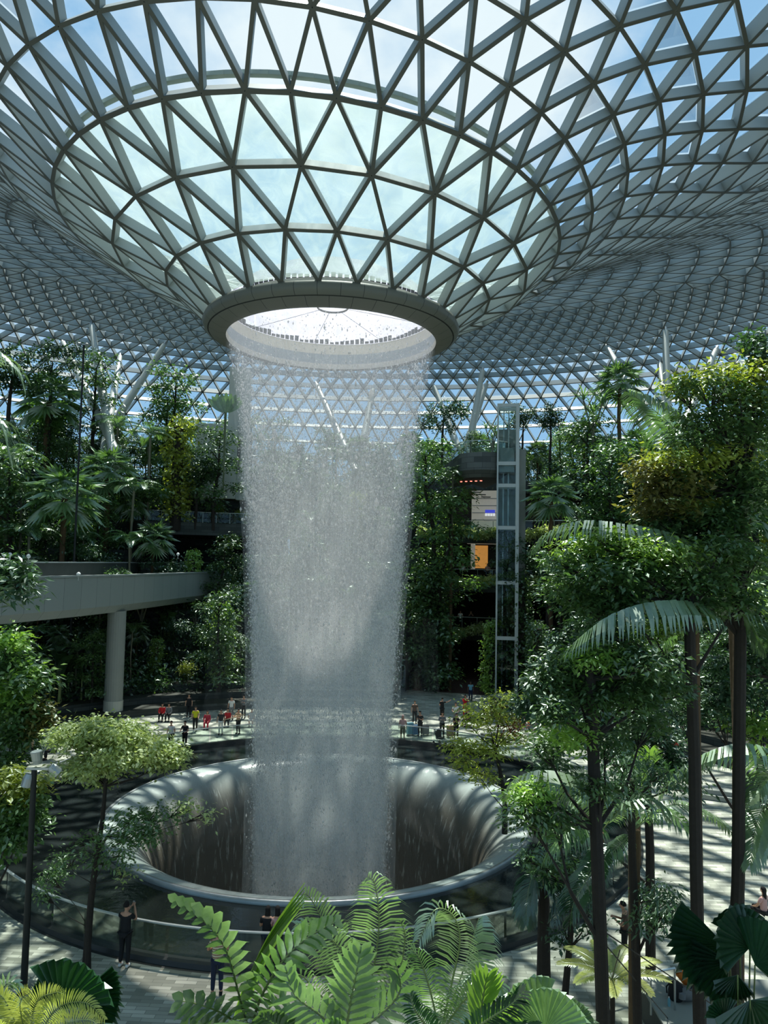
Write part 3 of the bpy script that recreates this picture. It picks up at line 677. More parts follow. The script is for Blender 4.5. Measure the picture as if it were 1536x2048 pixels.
# ------------------------------------------------------------------ plant kinds for the terraces (each: list of (part name, mesh))
LIB = {}
def lib(name, *parts): LIB.setdefault(name, []).append(parts)
for v in range(3):
    g = np.random.default_rng(100 + v)
    # layered broadleaf tree
    tr = MB(); H = 6.2; bend = g.normal(0, .25, 2)
    tr.tube([(0, 0, -.3), (bend[0] * .3, 0, 1.5), (bend[0], bend[1], 3.6), (bend[0], bend[1], 5.6)], [0.13, .11, .08, .04], 7)
    cr = MB()
    for i in range(9):
        z = 1.3 + i * .6; a = i * 2.4 + v; r = (1.4 - .1 * i) * g.uniform(.7, 1.1); c = (r * math.cos(a) * .9 + bend[0], r * math.sin(a) * .9 + bend[1], z)
        tr.tube([(bend[0] * .8, bend[1] * .8, z - .6), c], [.045, .015], 5)
        blob(cr, c, 1.15, .36, 300, .24, .12, g, up=1.0)
    lib('broad', ('trunk', tr.build('trunk', 'bark', mesh_only=True)), ('foliage', cr.build('foliage', 'leaf_mid', mesh_only=True)))
    # dark round bushy tree
    tr = MB().tube([(0, 0, -.3), (0.1, 0, 1.6), (0, .1, 3.4)], [0.12, .10, .05], 7); cr = MB()
    for i in range(7): blob(cr, (g.normal(0, .7), g.normal(0, .7), 2.2 + g.random() * 2.0), .95, .8, 330, .22, .12, g)
    lib('bushy', ('trunk', tr.build('trunk', 'bark', mesh_only=True)), ('foliage', cr.build('foliage', 'leaf_dark', mesh_only=True)))
    # bright shrub
    tr = MB().tube([(0, 0, -.3), (0, 0, 1.0)], [0.06, .04], 6); cr = MB()
    for i in range(5): blob(cr, (g.normal(0, .45), g.normal(0, .45), .8 + g.random() * .9), .7, .55, 300, .17, .09, g)
    lib('shrub', ('stem', tr.build('stem', 'bark', mesh_only=True)), ('foliage', cr.build('foliage', ('leaf_bright', 'leaf_mid', 'leaf_yellow')[v], mesh_only=True)))
    # fan palm
    Ht = 3.4 + v * .8; tr = MB().tube([(0, 0, -.3), (.1, 0, Ht * .5), (0, 0, Ht)], [.14, .11, .13], 8); cr = MB()
    for i in range(26):
        az = i * 2.4; e = math.radians(75 - i * 4.6); pl = 1.0; d = np.array([math.cos(e) * math.sin(az), math.cos(e) * math.cos(az), math.sin(e)])
        c = np.array([0, 0, Ht]) + d * pl; cr.tube([(0, 0, Ht), c], .014, 4)
        fan_geo(cr, c, d + np.array([0, 0, -.3]), np.array([0, 0, 1.0]) + d * -.3, 1.0, 12, 230, .45, .05, .28, g)
    lib('fanpalm', ('trunk', tr.build('trunk', 'bark_brown', mesh_only=True)), ('crown', cr.build('crown', 'palm', mesh_only=True)))
    # feather palm
    Ht = 4.2 + v * .9; tr = MB().tube([(0, 0, -.3), (.15, .05, Ht * .5), (.05, 0, Ht)], [.10, .075, .08], 8); cr = MB()
    for i in range(12):
        P = arc(2.3, 68 - 3.2 * i, -38 - i * 2.5, i * 2.4 + v, (0.05, 0, Ht)); frond_geo(cr, P, 24, .62, .055, 60, .35, start=.16, g=g, rr=.02)
    lib('featherpalm', ('trunk', tr.build('trunk', 'bark_pale', mesh_only=True)), ('crown', cr.build('crown', 'palm', mesh_only=True)))
    # vine-clad column
    tr = MB().tube([(0, 0, -.3), (0, 0, 5.0)], .28, 8); cr = MB()
    for i in range(12): blob(cr, (g.normal(0, .12), g.normal(0, .12), .4 + i * .42), .62, .4, 230, .2, .12, g, up=.3, hollow=.7)
    lib('vine', ('trunk', tr.build('trunk', 'bark', mesh_only=True)), ('foliage', cr.build('foliage', ('leaf_bright', 'leaf_mid', 'leaf_yellow')[v], mesh_only=True)))
    # screw pine / strap leaf
    tr = MB().tube([(0, 0, -.3), (0.1, 0, 1.2), (0, 0, 2.2)], [.10, .08, .07], 7); cr = MB()
    for hx, hy, hz in ((0, 0, 2.2), (.6, .2, 2.9), (-.5, .4, 2.6), (.1, -.6, 3.1)):
        tr.tube([(0, 0, 1.3), (hx, hy, hz)], [.06, .045], 5)
        for i in range(22): blade_geo(cr, arc(1.2, 80 - i * 2, -5 - i * 3.5, i * 2.4 + hx, (hx, hy, hz), 6), .075)
    lib('screwpine', ('trunk', tr.build('trunk', 'bark_pale', mesh_only=True)), ('crown', cr.build('crown', 'palm', mesh_only=True)))
    # broad-leaved ginger / banana clump
    cr = MB(); tr = MB()
    for i in range(11):
        b = g.normal(0, .25, 2); P = arc(1.5 + g.random() * .5, 82, 5 - g.random() * 40, i * 2.4, (b[0], b[1], .5 + g.random() * .5), 8)
        tr.tube([(b[0], b[1], -.2), P[0]], [.035, .02], 5); blade_geo(cr, P, .42)
    lib('bigleaf', ('stalks', tr.build('stalks', 'rachis', mesh_only=True)), ('blades', cr.build('blades', ('leaf_mid', 'palm_fresh', 'leaf_dark')[v], mesh_only=True)))
KIND = {'broad': ('broadleaf_tree', 'tree', 'layered broadleaf tree with flat tiers of small leaves'), 'bushy': ('bushy_tree', 'tree', 'dense dark round-headed tree'),
        'shrub': ('shrub', 'shrub', 'rounded leafy shrub'), 'fanpalm': ('fan_palm', 'palm', 'fan palm with a ball of split fan leaves'),
        'featherpalm': ('feather_palm', 'palm', 'slender feather palm with arching fronds'), 'vine': ('climbing_vine', 'plant', 'upright column wrapped in climbing leaves'),
        'screwpine': ('screw_pine', 'plant', 'branched screw pine with strap leaves'), 'bigleaf': ('broad_leaved_plant', 'plant', 'clump of broad paddle leaves')}
PROTO = {}
PL = []
def plant(kind, v, loc, s, rz, where):
    key = (kind, v); nm, cat, desc = KIND[kind]
    parts = LIB[kind][v]
    r = thing(nm, '', cat, loc, rz, None); r.scale = (s, s, s * rnd.uniform(.9, 1.15))
    for pn, me in parts: link(pn, me, r)
    PL.append((r, kind, where)); return r
def visible(p, margin=60):
    d = np.asarray(p) - CAM; z = d @ F_
    if z < 3: return None
    x, y = 768 + FPX * (d @ R_) / z, 1024 - FPX * (d @ U_) / z
    return (x, y, z) if -margin < x < 1536 + margin and -100 < y < 2150 else None
ROWS = [(35.5, 4.5, 'lowest planted'), (38.5, 7, 'second'), (41.5, 9.5, 'third'), (45.2, 12.5, 'fourth'), (49.2, 15.5, 'fifth'), (53.0, 18.5, 'sixth'), (58.5, 21, 'top garden'), (66, 21, 'rear top garden')]
ROWS = [(30.3, 1.5, 'step edge'), (33, 2.2, 'bench edge')] + ROWS
CH = ['broad', 'fanpalm', 'featherpalm', 'bushy', 'shrub', 'vine', 'broad', 'screwpine', 'bigleaf', 'featherpalm', 'fanpalm', 'bushy']
def rowfill(a0, a1, side, rows, step=3.0, kinds=CH):
    for r, z, nm in rows:
        a = a0 + rnd.uniform(0, 2)
        while a < a1:
            rr = r + rnd.uniform(-.9, .9)
            if side == 'left' and -26 < a < -5 and 40 < r < 50:
                if z < 15: a += 3; continue
            p = pol(rr, a, z)
            if visible(p + np.array([0, 0, 3.0])):
                k = rnd.choice(kinds); s = rnd.uniform(.85, 1.3) * (.7 if z < 3 else (1.0 if z < 20 else .95))
                if r > 60: k = rnd.choice(['broad', 'bushy', 'fanpalm']); s *= 1.15
                plant(k, rnd.randrange(3), p, s, rnd.uniform(0, 6.28), (side, nm))
            a += math.degrees(step / r) * rnd.uniform(.75, 1.3)
rowfill(-56, -24, 'left', ROWS, 2.1)
rowfill(-24, -3, 'left', ROWS, 2.5)
rowfill(-3, 12, 'middle', ROWS)
rowfill(35, 66, 'right', ROWS, 2.5)
rowfill(13, 34, 'building', [(53.0, 21, 'roof'), (60, 21, 'rear roof'), (67, 21, 'farthest roof')], 2.6, ['broad', 'bushy', 'screwpine', 'fanpalm', 'shrub', 'bushy'])
rowfill(13, 16.5, 'building', [(41, 0.0, 'ground'), (43.0, 5.2, 'first'), (43, 10.1, 'second')], 1.2, ['broad', 'vine', 'broad'])
rowfill(13.4, 17, 'building', [(40.5, 0.0, 'ground front')], 1.0, ['broad', 'bushy'])
rowfill(27, 34, 'building', [(40.5, 0.0, 'ground')], 1.6, ['vine', 'bigleaf', 'broad'])

# undergrowth nobody could count
def undergrowth(name, label, a0, a1, rows, n, mat, size=.3, seed=0):
    g = np.random.default_rng(seed); m = MB()
    for r, z, dz in rows:
        k = int(n * r / 45); a = g.uniform(a0, a1, k) * D2R; rr = r + g.uniform(-1.7, 1.7, k); h = np.abs(g.normal(0, dz, k)) + .05
        edge = g.random(k) < .4; rr = np.where(edge, r - 1.75 + g.normal(0, .15, k), rr); h = np.where(edge, g.uniform(-1.6, .6, k), h)
        C = np.stack([rr * np.sin(a), rr * np.cos(a), z + h], -1); V, Fc = leaves(C, size, size * .5, g, .5, .4); m.add(V, Fc)
    o = m.build(name, mat); tag(o, label, 'undergrowth', kind='stuff'); return o
R3 = [(r, z, .9 if z < 20 else 1.2) for r, z, _ in ROWS[:9]]
undergrowth('undergrowth', 'dark leafy undergrowth spilling over the stone terraces left of the waterfall', -60, -26, R3, 5200, 'leaf_dark', .34, 1)
undergrowth('undergrowth', 'mid green groundcover between the trees left of the waterfall', -60, -26, R3, 2600, 'leaf_mid', .26, 2)
undergrowth('undergrowth', 'leafy undergrowth on the terraces behind the waterfall', -26, 13, R3[:5] + R3[6:], 3600, 'leaf_dark', .3, 3)
undergrowth('undergrowth', 'dense groundcover on the terraces right of the rear building', 34, 70, R3, 5200, 'leaf_mid', .3, 4)
undergrowth('undergrowth', 'planting along the roof edge above the rear building', 13, 34, [(50.5, 21, .7), (54, 21, .5)], 1800, 'leaf_dark', .3, 5)
undergrowth('hedge', 'tall dark hedge closing the back of the roof garden', -62, 72, [(70, 21, 2.2), (72, 21, 3.2), (73, 21, 1.6)], 16000, 'leaf_dark', .42, 6)

# trailing planters on the slab edges
for z, lab, mt in ((15.1, 'trailing flowering planter along the upper slab edge below the pale shop wall', 'leaf_variegated'), (10.1, 'trailing planter along the middle slab edge below the balcony people', 'leaf_variegated'), (5.2, 'trailing planter along the lowest slab edge above the ground entrance', 'leaf_variegated')):
    g = np.random.default_rng(int(z)); m = MB(); k = 9000; a = g.uniform(FA0, FA1, k) * D2R; rr = 41.45 + g.normal(0, .32, k); h = g.normal(.0, .22, k) + .22 * np.sin(a * 55 + z) - .15 * np.abs(np.sin(a * 131))
    C = np.stack([rr * np.sin(a), rr * np.cos(a), z + h], -1); V, Fc = leaves(C, .27, .15, g, .5, .4); m.add(V, Fc); m.revolve([(41.5, z - .35), (41.5, z - .05), (42, z - .05)], 24, FA0 * D2R, FA1 * D2R)
    o = m.build('trailing_planter', mt); tag(o, lab, 'planter', kind='stuff')

# ------------------------------------------------------------------ rear building details
def balcony():
    c = at(968, 930, 70.0); t = thing('curved_balcony', 'curved stone balcony jutting out beside the glass lift tower', 'balcony', (c[0], c[1], 20.0))
    n = 20; ri, X = 4.0, 2.4
    ang = np.linspace(-PI, 0, n); P = np.stack([X * np.cos(ang), ri * np.sin(ang) * .55, np.zeros(n)], -1); P = np.vstack([[-X, 9, 0], P, [X, 9, 0]])
    m = MB(); k = len(P); top = P + (0, 0, 1.9); mid = P + (0, 0, 0.3); bot = P * np.array([.8, .9, 0]) + (0, .6, -.3)
    V = np.vstack([top, mid, bot]); i = np.arange(k - 1)[:, None]
    u = np.concatenate([[0], np.cumsum(np.linalg.norm(np.diff(P, axis=0), axis=1))]); uv = np.vstack([np.stack([u, np.full(k, 1.9)], 1), np.stack([u, np.full(k, .3)], 1), np.stack([u, np.full(k, -.3)], 1)])
    m.add(V, [i + np.array([[0, 1, k + 1, k]]), i + np.array([[k, k + 1, 2 * k + 1, 2 * k]])], uv)
    m.add(np.vstack([bot, [0, 5, -.3]]), np.stack([np.arange(k - 1), np.arange(1, k), np.full(k - 1, k)], 1)); m.add(np.vstack([top - (0, 0, .3), [0, 5, 1.6]]), np.stack([np.arange(k - 1), np.arange(1, k), np.full(k - 1, k)], 1))
    m.build('stone_front', 'steps_stone', t)
    for i in range(k - 1): MB().beam(P[i] + (0, .02, 1.9), P[i + 1] + (0, .02, 1.9), .02, 1.05).build('glass_panel', 'rail_glass', t)
    MB().tube(P + (0, 0, 2.98), .03, 5).build('handrail', 'metal_rail', t)
    for i in range(5):
        o = MB().box((0, 0, 0), (.09, .09, .03)).build('downlight', 'lamp_red', t, loc=(-1.7 + .42 * i, 2.4 - .3 * i, -.36))
balcony()
c = at(972, 1005, 79); 
t = thing('shop_recess', 'pale shop frontage with ceiling beams beneath the curved balcony', 'shopfront', (c[0], c[1], 15.1), -0.28)
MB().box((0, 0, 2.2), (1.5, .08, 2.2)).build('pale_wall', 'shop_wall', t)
for i in range(4): MB().box((0, -.12, 1.3 + i * .75), (1.45, .03, .035)).build('wall_line', 'panel', t)
for i in range(3): MB().box((-1.0 + i * .5, -.3, 4.2 - .25 * i), (.5, .05, .05), .3).build('ceiling_beam', 'band_dark', t)
sg = thing('lit_sign', 'small lit blue and white sign panel in the pale shopfront', 'sign', at(980, 1027, 77.5), -0.28)
MB().box((0, 0, .22), (.5, .05, .16)).build('blue_panel', 'sign_blue', sg); 
for i in range(4): MB().box((-.4 + i * .27, 0, -.12), (.11, .05, .14)).build('white_panel', 'sign_white', sg)
t = thing('warm_shop_display', 'warmly lit shop display on the middle floor of the rear building', 'shopfront', at(965, 1110, 79), -0.28)
MB().box((-1.0, 0, 0), (.22, .2, 1.5)).build('pillar', 'shop_wall', t); MB().box((0, 0, 1.35), (1.6, .2, .2)).build('lintel', 'shop_wall', t); MB().box((-.1, .1, -.2), (.65, .1, 1.2)).build('display', 'shop_warm', t); MB().box((1.1, .1, -.2), (.5, .1, 1.2)).build('doorway', 'shop_dark', t)

def lift_tower():
    c = at(1014, 1040, 68.0); t = thing('lift_tower', 'glass lift tower in a pale steel frame on the rear building', 'lift', (c[0], c[1], 0), -0.22)
    w = .88; H = 26.3
    for sx in (-1, 1):
        for sy in (-1, 1): MB().box((sx * w, sy * w, H / 2), (.15 if sx > 0 else .07, .13, H / 2)).build('corner_post', 'pale_steel', t)
    for z in (H, 21.0, 19.0, 15.2, 10.3, 5.4): 
        m = MB()
        for sy in (-1, 1): m.box((0, sy * w, z - .15), (w, .08, .16))
        for sx in (-1, 1): m.box((sx * w, 0, z - .15), (.08, w, .16))
        m.build('ring_beam', 'pale_steel', t)
    for sx, sy in ((0, -1), (-1, 0), (1, 0)): MB().box((sx * w, sy * w, H / 2), (w if sx == 0 else .02, w if sy == 0 else .02, H / 2 - .2)).build('glass_wall', 'lift_glass', t)
    m = MB()
    for x in (-.35, .1): m.box((x, .3, H / 2), (.05, .05, H / 2 - .1))
    m.build('guide_rails', 'lamp_metal', t)
    cb = MB().box((-.1, 0, 1.2), (.7, .7, 1.1)).build('lift_car', 'panel', t, loc=(0, 0, 20.0))
    MB().box((0, 1.3, H / 2 - 1), (.8, .25, H / 2 - 1)).build('service_shaft', 'panel', t)
    MB().box((1.35, .4, H / 2 - 2), (.3, .25, H / 2 - 2)).build('side_shaft', 'concrete', t)
lift_tower()

# pale block beside the waterfall on the left
c = at(437, 850, 84); t = thing('plant_room_block', 'plain pale concrete block above the terraces just left of the waterfall', 'building', (c[0], c[1], 18.4), 0.05)
MB().box((0, 0, 4.1), (2.2, 1.5, 4.1)).build('low_wing', 'concrete_pale', t); MB().box((2.2, 1.2, 7.5), (1.15, 1.3, 7.5)).build('tower_wing', 'concrete_pale', t); MB().box((2.1, -.15, 5), (.4, .1, 2.0)).build('recess', 'band_dark', t)

# ------------------------------------------------------------------ leaning roof props
PR = [((123, 680), (150, 735), 'short pale prop leaning left above the far left tree tops'), ((182, 645), (197, 735), 'upright pale prop beside the floodlight mast on the left'),
      ((241, 708), (232, 760), 'short pale prop just above the layered tree on the left'), ((333, 683), (248, 815), 'long pale prop leaning right over the left hillside'),
      ((866, 768), (905, 868), 'pale prop leaning left next to the right edge of the waterfall'), ((975, 762), (928, 905), 'left prop of the pair meeting at the curved balcony'),
      ((966, 735), (936, 905), 'right-hand thicker prop of the pair meeting at the curved balcony'), ((1212, 690), (1238, 735), 'short pale prop above the tall fan palm on the right'),
      ((1331, 655), (1334, 800), 'tall upright prop behind the right hand trees'), ((1318, 722), (1331, 800), 'shorter bright prop touching the tall upright prop'),
      ((1435, 693), (1404, 765), 'pale prop leaning right at the far right'), ((631, 765), (656, 820), 'pale prop leaning left seen through the waterfall'), ((747, 775), (729, 870), 'pale prop leaning right seen through the waterfall')]
for i, (a, b, lab) in enumerate(PR):
    dep = 84.0 + (i % 3) * 3
    # top: march the ray until it meets the roof
    d = F_ + R_ * (a[0] - 768) / FPX - U_ * (a[1] - 1024) / FPX; tt = 60.0
    while tt < 124 and (CAM + d * tt)[2] < roofz(*(CAM + d * tt)[:2]) - .1 and tt < dep + 22: tt += .5
    top = CAM + d * tt; bot = at(b[0], b[1], tt - 6); dn = bot - top; bot = top + dn * ((21.0 - top[2]) / dn[2]) if dn[2] < -1 else bot
    o = thing('roof_prop', lab, 'column', bot, group='leaning round props carrying the roof')
    ln = top - bot; MB().tube([(0, 0, 0), ln * .5, ln * .97], [.42, .5, .34], 14).build('shaft', 'pale_steel', o, smooth=True); MB().tube([ln * .97, ln], [.2, .2], 10).build('pin_head', 'lamp_metal', o)

# ------------------------------------------------------------------ track bridge
BP = np.array([(-30, -22), (-24.5, -8), (-18.6, 8.2), (-15.1, 19), (-12.0, 35), (-9.7, 49.7), (-7.5, 58)], float)
Q = np.vstack([2 * BP[0] - BP[1], BP, 2 * BP[-1] - BP[-2]]); cp = []
for i in range(1, len(Q) - 2):
    for t_ in np.linspace(0, 1, 8, endpoint=False):
        a, b, c, d = Q[i - 1:i + 3]; cp.append(.5 * ((2 * b) + (c - a) * t_ + (2 * a - 5 * b + 4 * c - d) * t_ ** 2 + (3 * b - a - 3 * c + d) * t_ ** 3))
cp.append(BP[-1]); cp = np.array(cp); T2 = nrm(np.gradient(cp, axis=0)); Lf = np.stack([-T2[:, 1], T2[:, 0]], -1)
br = thing('track_bridge', 'long pale track bridge curving from the left edge to behind the waterfall', 'bridge', (-15.1, 19, 0))
def sweep(name, sec, mat, uvs=1.0):
    k = len(sec); n = len(cp); V = []; UV = []; al = np.concatenate([[0], np.cumsum(np.linalg.norm(np.diff(cp, axis=0), axis=1))])
    sl = np.concatenate([[0], np.cumsum([math.dist(p, q) for p, q in zip(sec[:-1], sec[1:])])])
    for i in range(n):
        for j, (o_, z) in enumerate(sec): p = cp[i] + Lf[i] * o_; V.append((p[0] + 15.1, p[1] - 19, z)); UV.append((al[i], sl[j]))
    i = np.arange(n - 1)[:, None] * k; j = np.arange(k - 1)[None]
    q = np.stack([i + j, i + k + j, i + k + j + 1, i + j + 1], -1).reshape(-1, 4)
    return MB().add(V, q, UV).build(name, mat, br)
bricks('bridge_panels', srgb(158, 166, 162), srgb(164, 171, 167), srgb(88, 94, 92), 1.75, 20, 0.45)
sweep('near_girder', [(0.0, 10.45), (0.02, 8.3), (0.5, 7.75), (5.6, 7.75), (6.1, 8.3), (6.1, 9.6), (0.4, 9.6), (0.4, 10.45), (0.0, 10.45)], 'bridge_panels')
sweep('top_coping', [(-.06, 10.40), (-.06, 10.52), (.46, 10.52), (.46, 10.40)], 'metal_rail')
sweep('far_parapet', [(6.1, 9.6), (6.1, 11.25), (6.4, 11.25), (6.4, 8.0)], 'dark_stone')
sweep('far_handrail', [(6.0, 11.25), (6.0, 11.34), (6.45, 11.34), (6.45, 11.25)], 'metal_rail')
for (px, py, dep), lab in (((231, 1300, 55.5), 'round pale concrete pier under the track bridge beside the layered tree'), ((442, 1225, 82), 'distant pale pier under the track bridge near the waterfall')):
    c = at(px, py, dep); p = thing('bridge_pier', lab, 'column', (c[0], c[1], 0), group='round piers of the track bridge')
    MB().tube([(0, 0, 0), (0, 0, 1.25)], .70, 24).build('pier_base', 'concrete_pale', p, smooth=False); MB().tube([(0, 0, 1.25), (0, 0, 7.8)], .66, 24).build('pier_shaft', 'concrete', p)
for i, (px, py) in enumerate(((8, 1113), (20, 1113), (57, 1116), (157, 1152), (356, 1111))):
    dep = (48, 48.5, 50, 49, 66)[i]; c = at(px, py, dep)
    b = thing('rail_light', ('small white ball light on the bridge rail at the left edge', 'second white ball light from the left edge on the bridge rail', 'white ball light on the bridge rail above the leafy branch', 'small white marker light on the near coping of the bridge', 'lone small white light on the bridge rail toward the waterfall')[i], 'light', c, group='small lights along the track bridge')
    MB().tube([(0, 0, -.3), (0, 0, 0)], .03, 6).build('stem', 'pale_steel', b)
    MB().tube([(0, 0, -.02), (0, 0, .04), (0, 0, .14), (0, 0, .22), (0, 0, .26)], [.03, .12, .14, .09, .02], 10).build('globe', 'white_paint', b)
# ------------------------------------------------------------------ individual plants on the hillsides
def hillz(x, y):
    r = math.hypot(x, y); a = math.degrees(math.atan2(x, y))
    if FA0 <= a <= FA1: return 21.0 if r > 49 else 0.0
    z = 0.0
    for (p, q) in zip((STEPS + HILL)[:-1], (STEPS + HILL)[1:]):
        if p[0] <= r and abs(p[0] - q[0]) > 1e-6: z = p[1]
    if -26 < a < -5 and 40 < r < 58: z = 8.6 if r < 44 else (15.5 if r < 51 else z)
    return z
HC = {'fanpalm': 3.8, 'featherpalm': 4.8, 'broad': 4.2, 'bushy': 3.0, 'vine': 2.6, 'screwpine': 2.8, 'bigleaf': 1.3, 'shrub': 1.0}
def crown_at(kind, v, px, py, dep, s, label):
    hc = HC[kind] + (v * .8 if kind == 'fanpalm' else v * .9 if kind == 'featherpalm' else 0); d0 = dep; s0 = s
    for dd in np.arange(dep, 104, .25):
        c = at(px, py, dd)
        if hillz(c[0], c[1]) > 0.5 and -.3 <= hillz(c[0], c[1]) - (c[2] - hc * s0 * dd / d0) <= (3.2 if px > 820 else 99): dep = dd; s = s0 * dd / d0; break
    else:
        if px > 820 and py >= 900:
            for dd in np.arange(dep, 104, .25):
                c = at(px, py, dd)
                if math.hypot(c[0], c[1]) > 34.5: dep = dd; s = s0 * dd / d0; break
        if py < 900:
            for dd in np.arange(dep, 104, .25):
                c = at(px, py, dd)
                if hillz(c[0], c[1]) > 20 and math.hypot(c[0], c[1]) > 50: dep = dd; s = s0 * dd / d0; break
    c = at(px, py, dep)
    gz = hillz(c[0], c[1]); bz = max(c[2] - hc * s, gz - .3)
    r = plant(kind, v, (c[0], c[1], bz), s, rnd.uniform(0, 6), ('x', 'x')); PL.pop(); r.scale = (s, s, s); r['label'] = label
    if bz > gz + .1:
        MB().tube([(0, 0, (gz - bz) / s - .1), (0.05, 0, (gz - bz) / s * .4), (0, 0, -.2)], [.16, .15, .14], 8).build('lower_trunk', 'bark_brown' if 'palm' in kind else 'bark', r)
        if 'palm' not in kind and (bz - gz) > 1.2:
            g = np.random.default_rng(int(px)); m = MB(); n_ = int((bz - gz) / s / .55)
            for i in range(n_): blob(m, (g.normal(0, .15), g.normal(0, .15), (gz - bz) / s + .3 + i * .55), g.uniform(.45, .95), .42, 190, .2, .11, g, up=.5, hollow=.6)
            m.build('climbing_leaves', 'leaf_mid' if int(px) % 2 else 'leaf_dark', r)
    return r
for a in (('fanpalm', 2, 130, 985, 50, 1.55, 'largest fan palm on the left hillside, high above the bridge rail'), ('fanpalm', 0, 100, 790, 56, 1.5, 'sunlit fan palm at the top of the left hillside'),
          ('featherpalm', 1, 58, 1062, 48, 1.0, 'feather palm with a bright spear just above the bridge at left'), ('featherpalm', 0, 168, 1078, 50, .7, 'small palm with one long lime frond above the bridge'),
          ('featherpalm', 2, 270, 965, 56, 1.1, 'palm with grey fronds over the dark terrace opening at left'), ('featherpalm', 1, 235, 870, 60, 1.1, 'tall feather palm below the long leaning prop'),
          ('featherpalm', 2, 300, 880, 60, 1.15, 'feather palm right of the tall one below the leaning prop'), ('vine', 2, 352, 1010, 57, 1.5, 'yellow green leafy column left of the waterfall above the bridge'),
          ('shrub', 1, 285, 1095, 52, 1.5, 'pale variegated shrub leaning over the bridge rail'), ('broad', 0, 190, 775, 60, 1.2, 'flat tiered tree below the upright prop on the left'),
          ('bushy', 1, 105, 735, 66, 1.2, 'dark round tree crowning the left hillside'), ('broad', 1, 335, 800, 68, 1.4, 'bright layered tree right of the long leaning prop'),
          ('broad', 2, 350, 850, 66, 1.3, 'lower layered tree beside the pale concrete block'), ('broad', 1, 430, 940, 64, 1.3, 'layered tree under the pale concrete block'),
          ('bushy', 0, 20, 760, 50, 1.3, 'dark tree top at the upper left edge'), ('fanpalm', 1, 215, 950, 56, 1.4, 'second large fan palm right of the largest one'), ('featherpalm', 0, 20, 900, 46, 1.2, 'feather palm crown at the left edge mid height'),
          ('broad', 0, 30, 1000, 50, 1.3, 'shaded layered tree at the left edge above the bridge'), ('bushy', 2, 390, 1040, 58, 1.1, 'dark tree beside the grey stone terrace edge'), ('broad', 0, 455, 890, 74, 1.0, 'small leafy tree at the foot of the concrete tower'),
          ('fanpalm', 1, 1240, 758, 62, 1.3, 'tall fan palm standing out against the roof on the right'), ('fanpalm', 2, 1103, 985, 60, 1.35, 'round fan palm above the upper planter right of the lift tower'),
          ('screwpine', 0, 1185, 815, 64, 1.6, 'branched strap leaved plant left of the tall fan palm'), ('bushy', 1, 885, 845, 74, 1.25, 'dark bushy tree right of the waterfall edge at the roof garden'),
          ('screwpine', 1, 985, 865, 74, 1.1, 'spiky grass-like clump left of the lift tower top'), ('bushy', 2, 1045, 850, 76, 1.0, 'small bushy tree right of the lift tower top'), ('bushy', 0, 1100, 845, 70, 1.0, 'round tree with bare stem behind the lift tower'),
          ('broad', 1, 870, 960, 62, 1.5, 'tall layered tree against the right edge of the waterfall'), ('broad', 2, 880, 1060, 60, 1.5, 'second layered tree down the right edge of the waterfall'), ('broad', 0, 850, 1180, 58, 1.4, 'lower layered tree beside the waterfall at bridge height'),
          ('broad', 2, 845, 1290, 56, 1.3, 'lowest layered tree beside the waterfall above the plaza'), ('featherpalm', 1, 905, 940, 66, .9, 'small palm below the curved balcony'), ('bigleaf', 1, 862, 1310, 54, 1.0, 'pale broad leaves hanging right of the waterfall'),
          ('vine', 1, 1040, 1260, 56, 1.5, 'tall leaf-clad column right of the ground entrance'), ('vine', 0, 985, 1330, 58, 1.1, 'shorter leaf-clad column beside the ground entrance'), ('vine', 1, 1075, 1330, 55, 1.1, 'leaf-clad column behind the entrance planting'),
          ('featherpalm', 0, 1005, 1375, 54, .7, 'small bright palm at the foot of the leaf-clad columns'), ('bigleaf', 2, 1062, 1350, 53, 1.1, 'broad leaved clump right of the leaf-clad columns'), ('bushy', 1, 1125, 1210, 48, 1.3, 'dense dark tree in front of the middle planter'),
          ('bushy', 2, 1095, 1150, 50, 1.1, 'glossy dark tree touching the trailing planter end'), ('broad', 1, 1010, 1108, 60, .8, 'small flat tiered tree in front of the lift tower'), ('bushy', 0, 1150, 1300, 46, 1.2, 'shaded dark tree low on the right bank'),
          ('fanpalm', 0, 1280, 930, 50, 1.3, 'fan palm with grey leaves on the right bank'), ('broad', 0, 1180, 920, 58, 1.4, 'layered tree in the middle of the right bank'), ('broad', 1, 1230, 1000, 52, 1.3, 'layered tree beneath the grey fan palm'),
          ('bigleaf', 0, 395, 1000, 60, 1.0, 'broad leaves hanging beside the terrace slab'), ('screwpine', 2, 60, 1210, 52, 1.2, 'shaded strap leaved plant just under the bridge at left'), ('bigleaf', 2, 118, 1325, 46, 1.6, 'huge rounded leaves in the shade under the bridge'),
          ('broad', 0, 185, 1390, 46, .7, 'small sunlit tree left of the bridge pier'), ('broad', 2, 440, 1330, 56, 1.2, 'tree standing right of the bridge pier near the waterfall'), ('vine', 0, 445, 1290, 60, 1.2, 'climber column beneath the distant bridge pier')):
    crown_at(*a)
# traveller's palm beside the block
c = at(452, 800, 72); tp = thing('traveller_palm', 'upright paddle-leaved palm in front of the pale block beside the waterfall', 'palm', (c[0], c[1], 18.5))
hz_ = c[2] - 18.5 - 1.2; m = MB(); m2 = MB()
for i in range(9):
    a = math.radians(-48 + 12 * i); m.tube([(0, 0, 0), (math.sin(a) * .12, 0, hz_)], [.07, .04], 5)
    P = np.array([(math.sin(a) * (hz_ * .02 + .25 + 1.9 * t), .1 * (i % 2), hz_ + math.cos(a) * 1.9 * t) for t in np.linspace(0, 1, 8)]); blade_geo(m2, P, .62, (0, -1, .2))
m.build('stems', 'rachis', tp); m2.build('paddle_leaves', 'palm', tp)
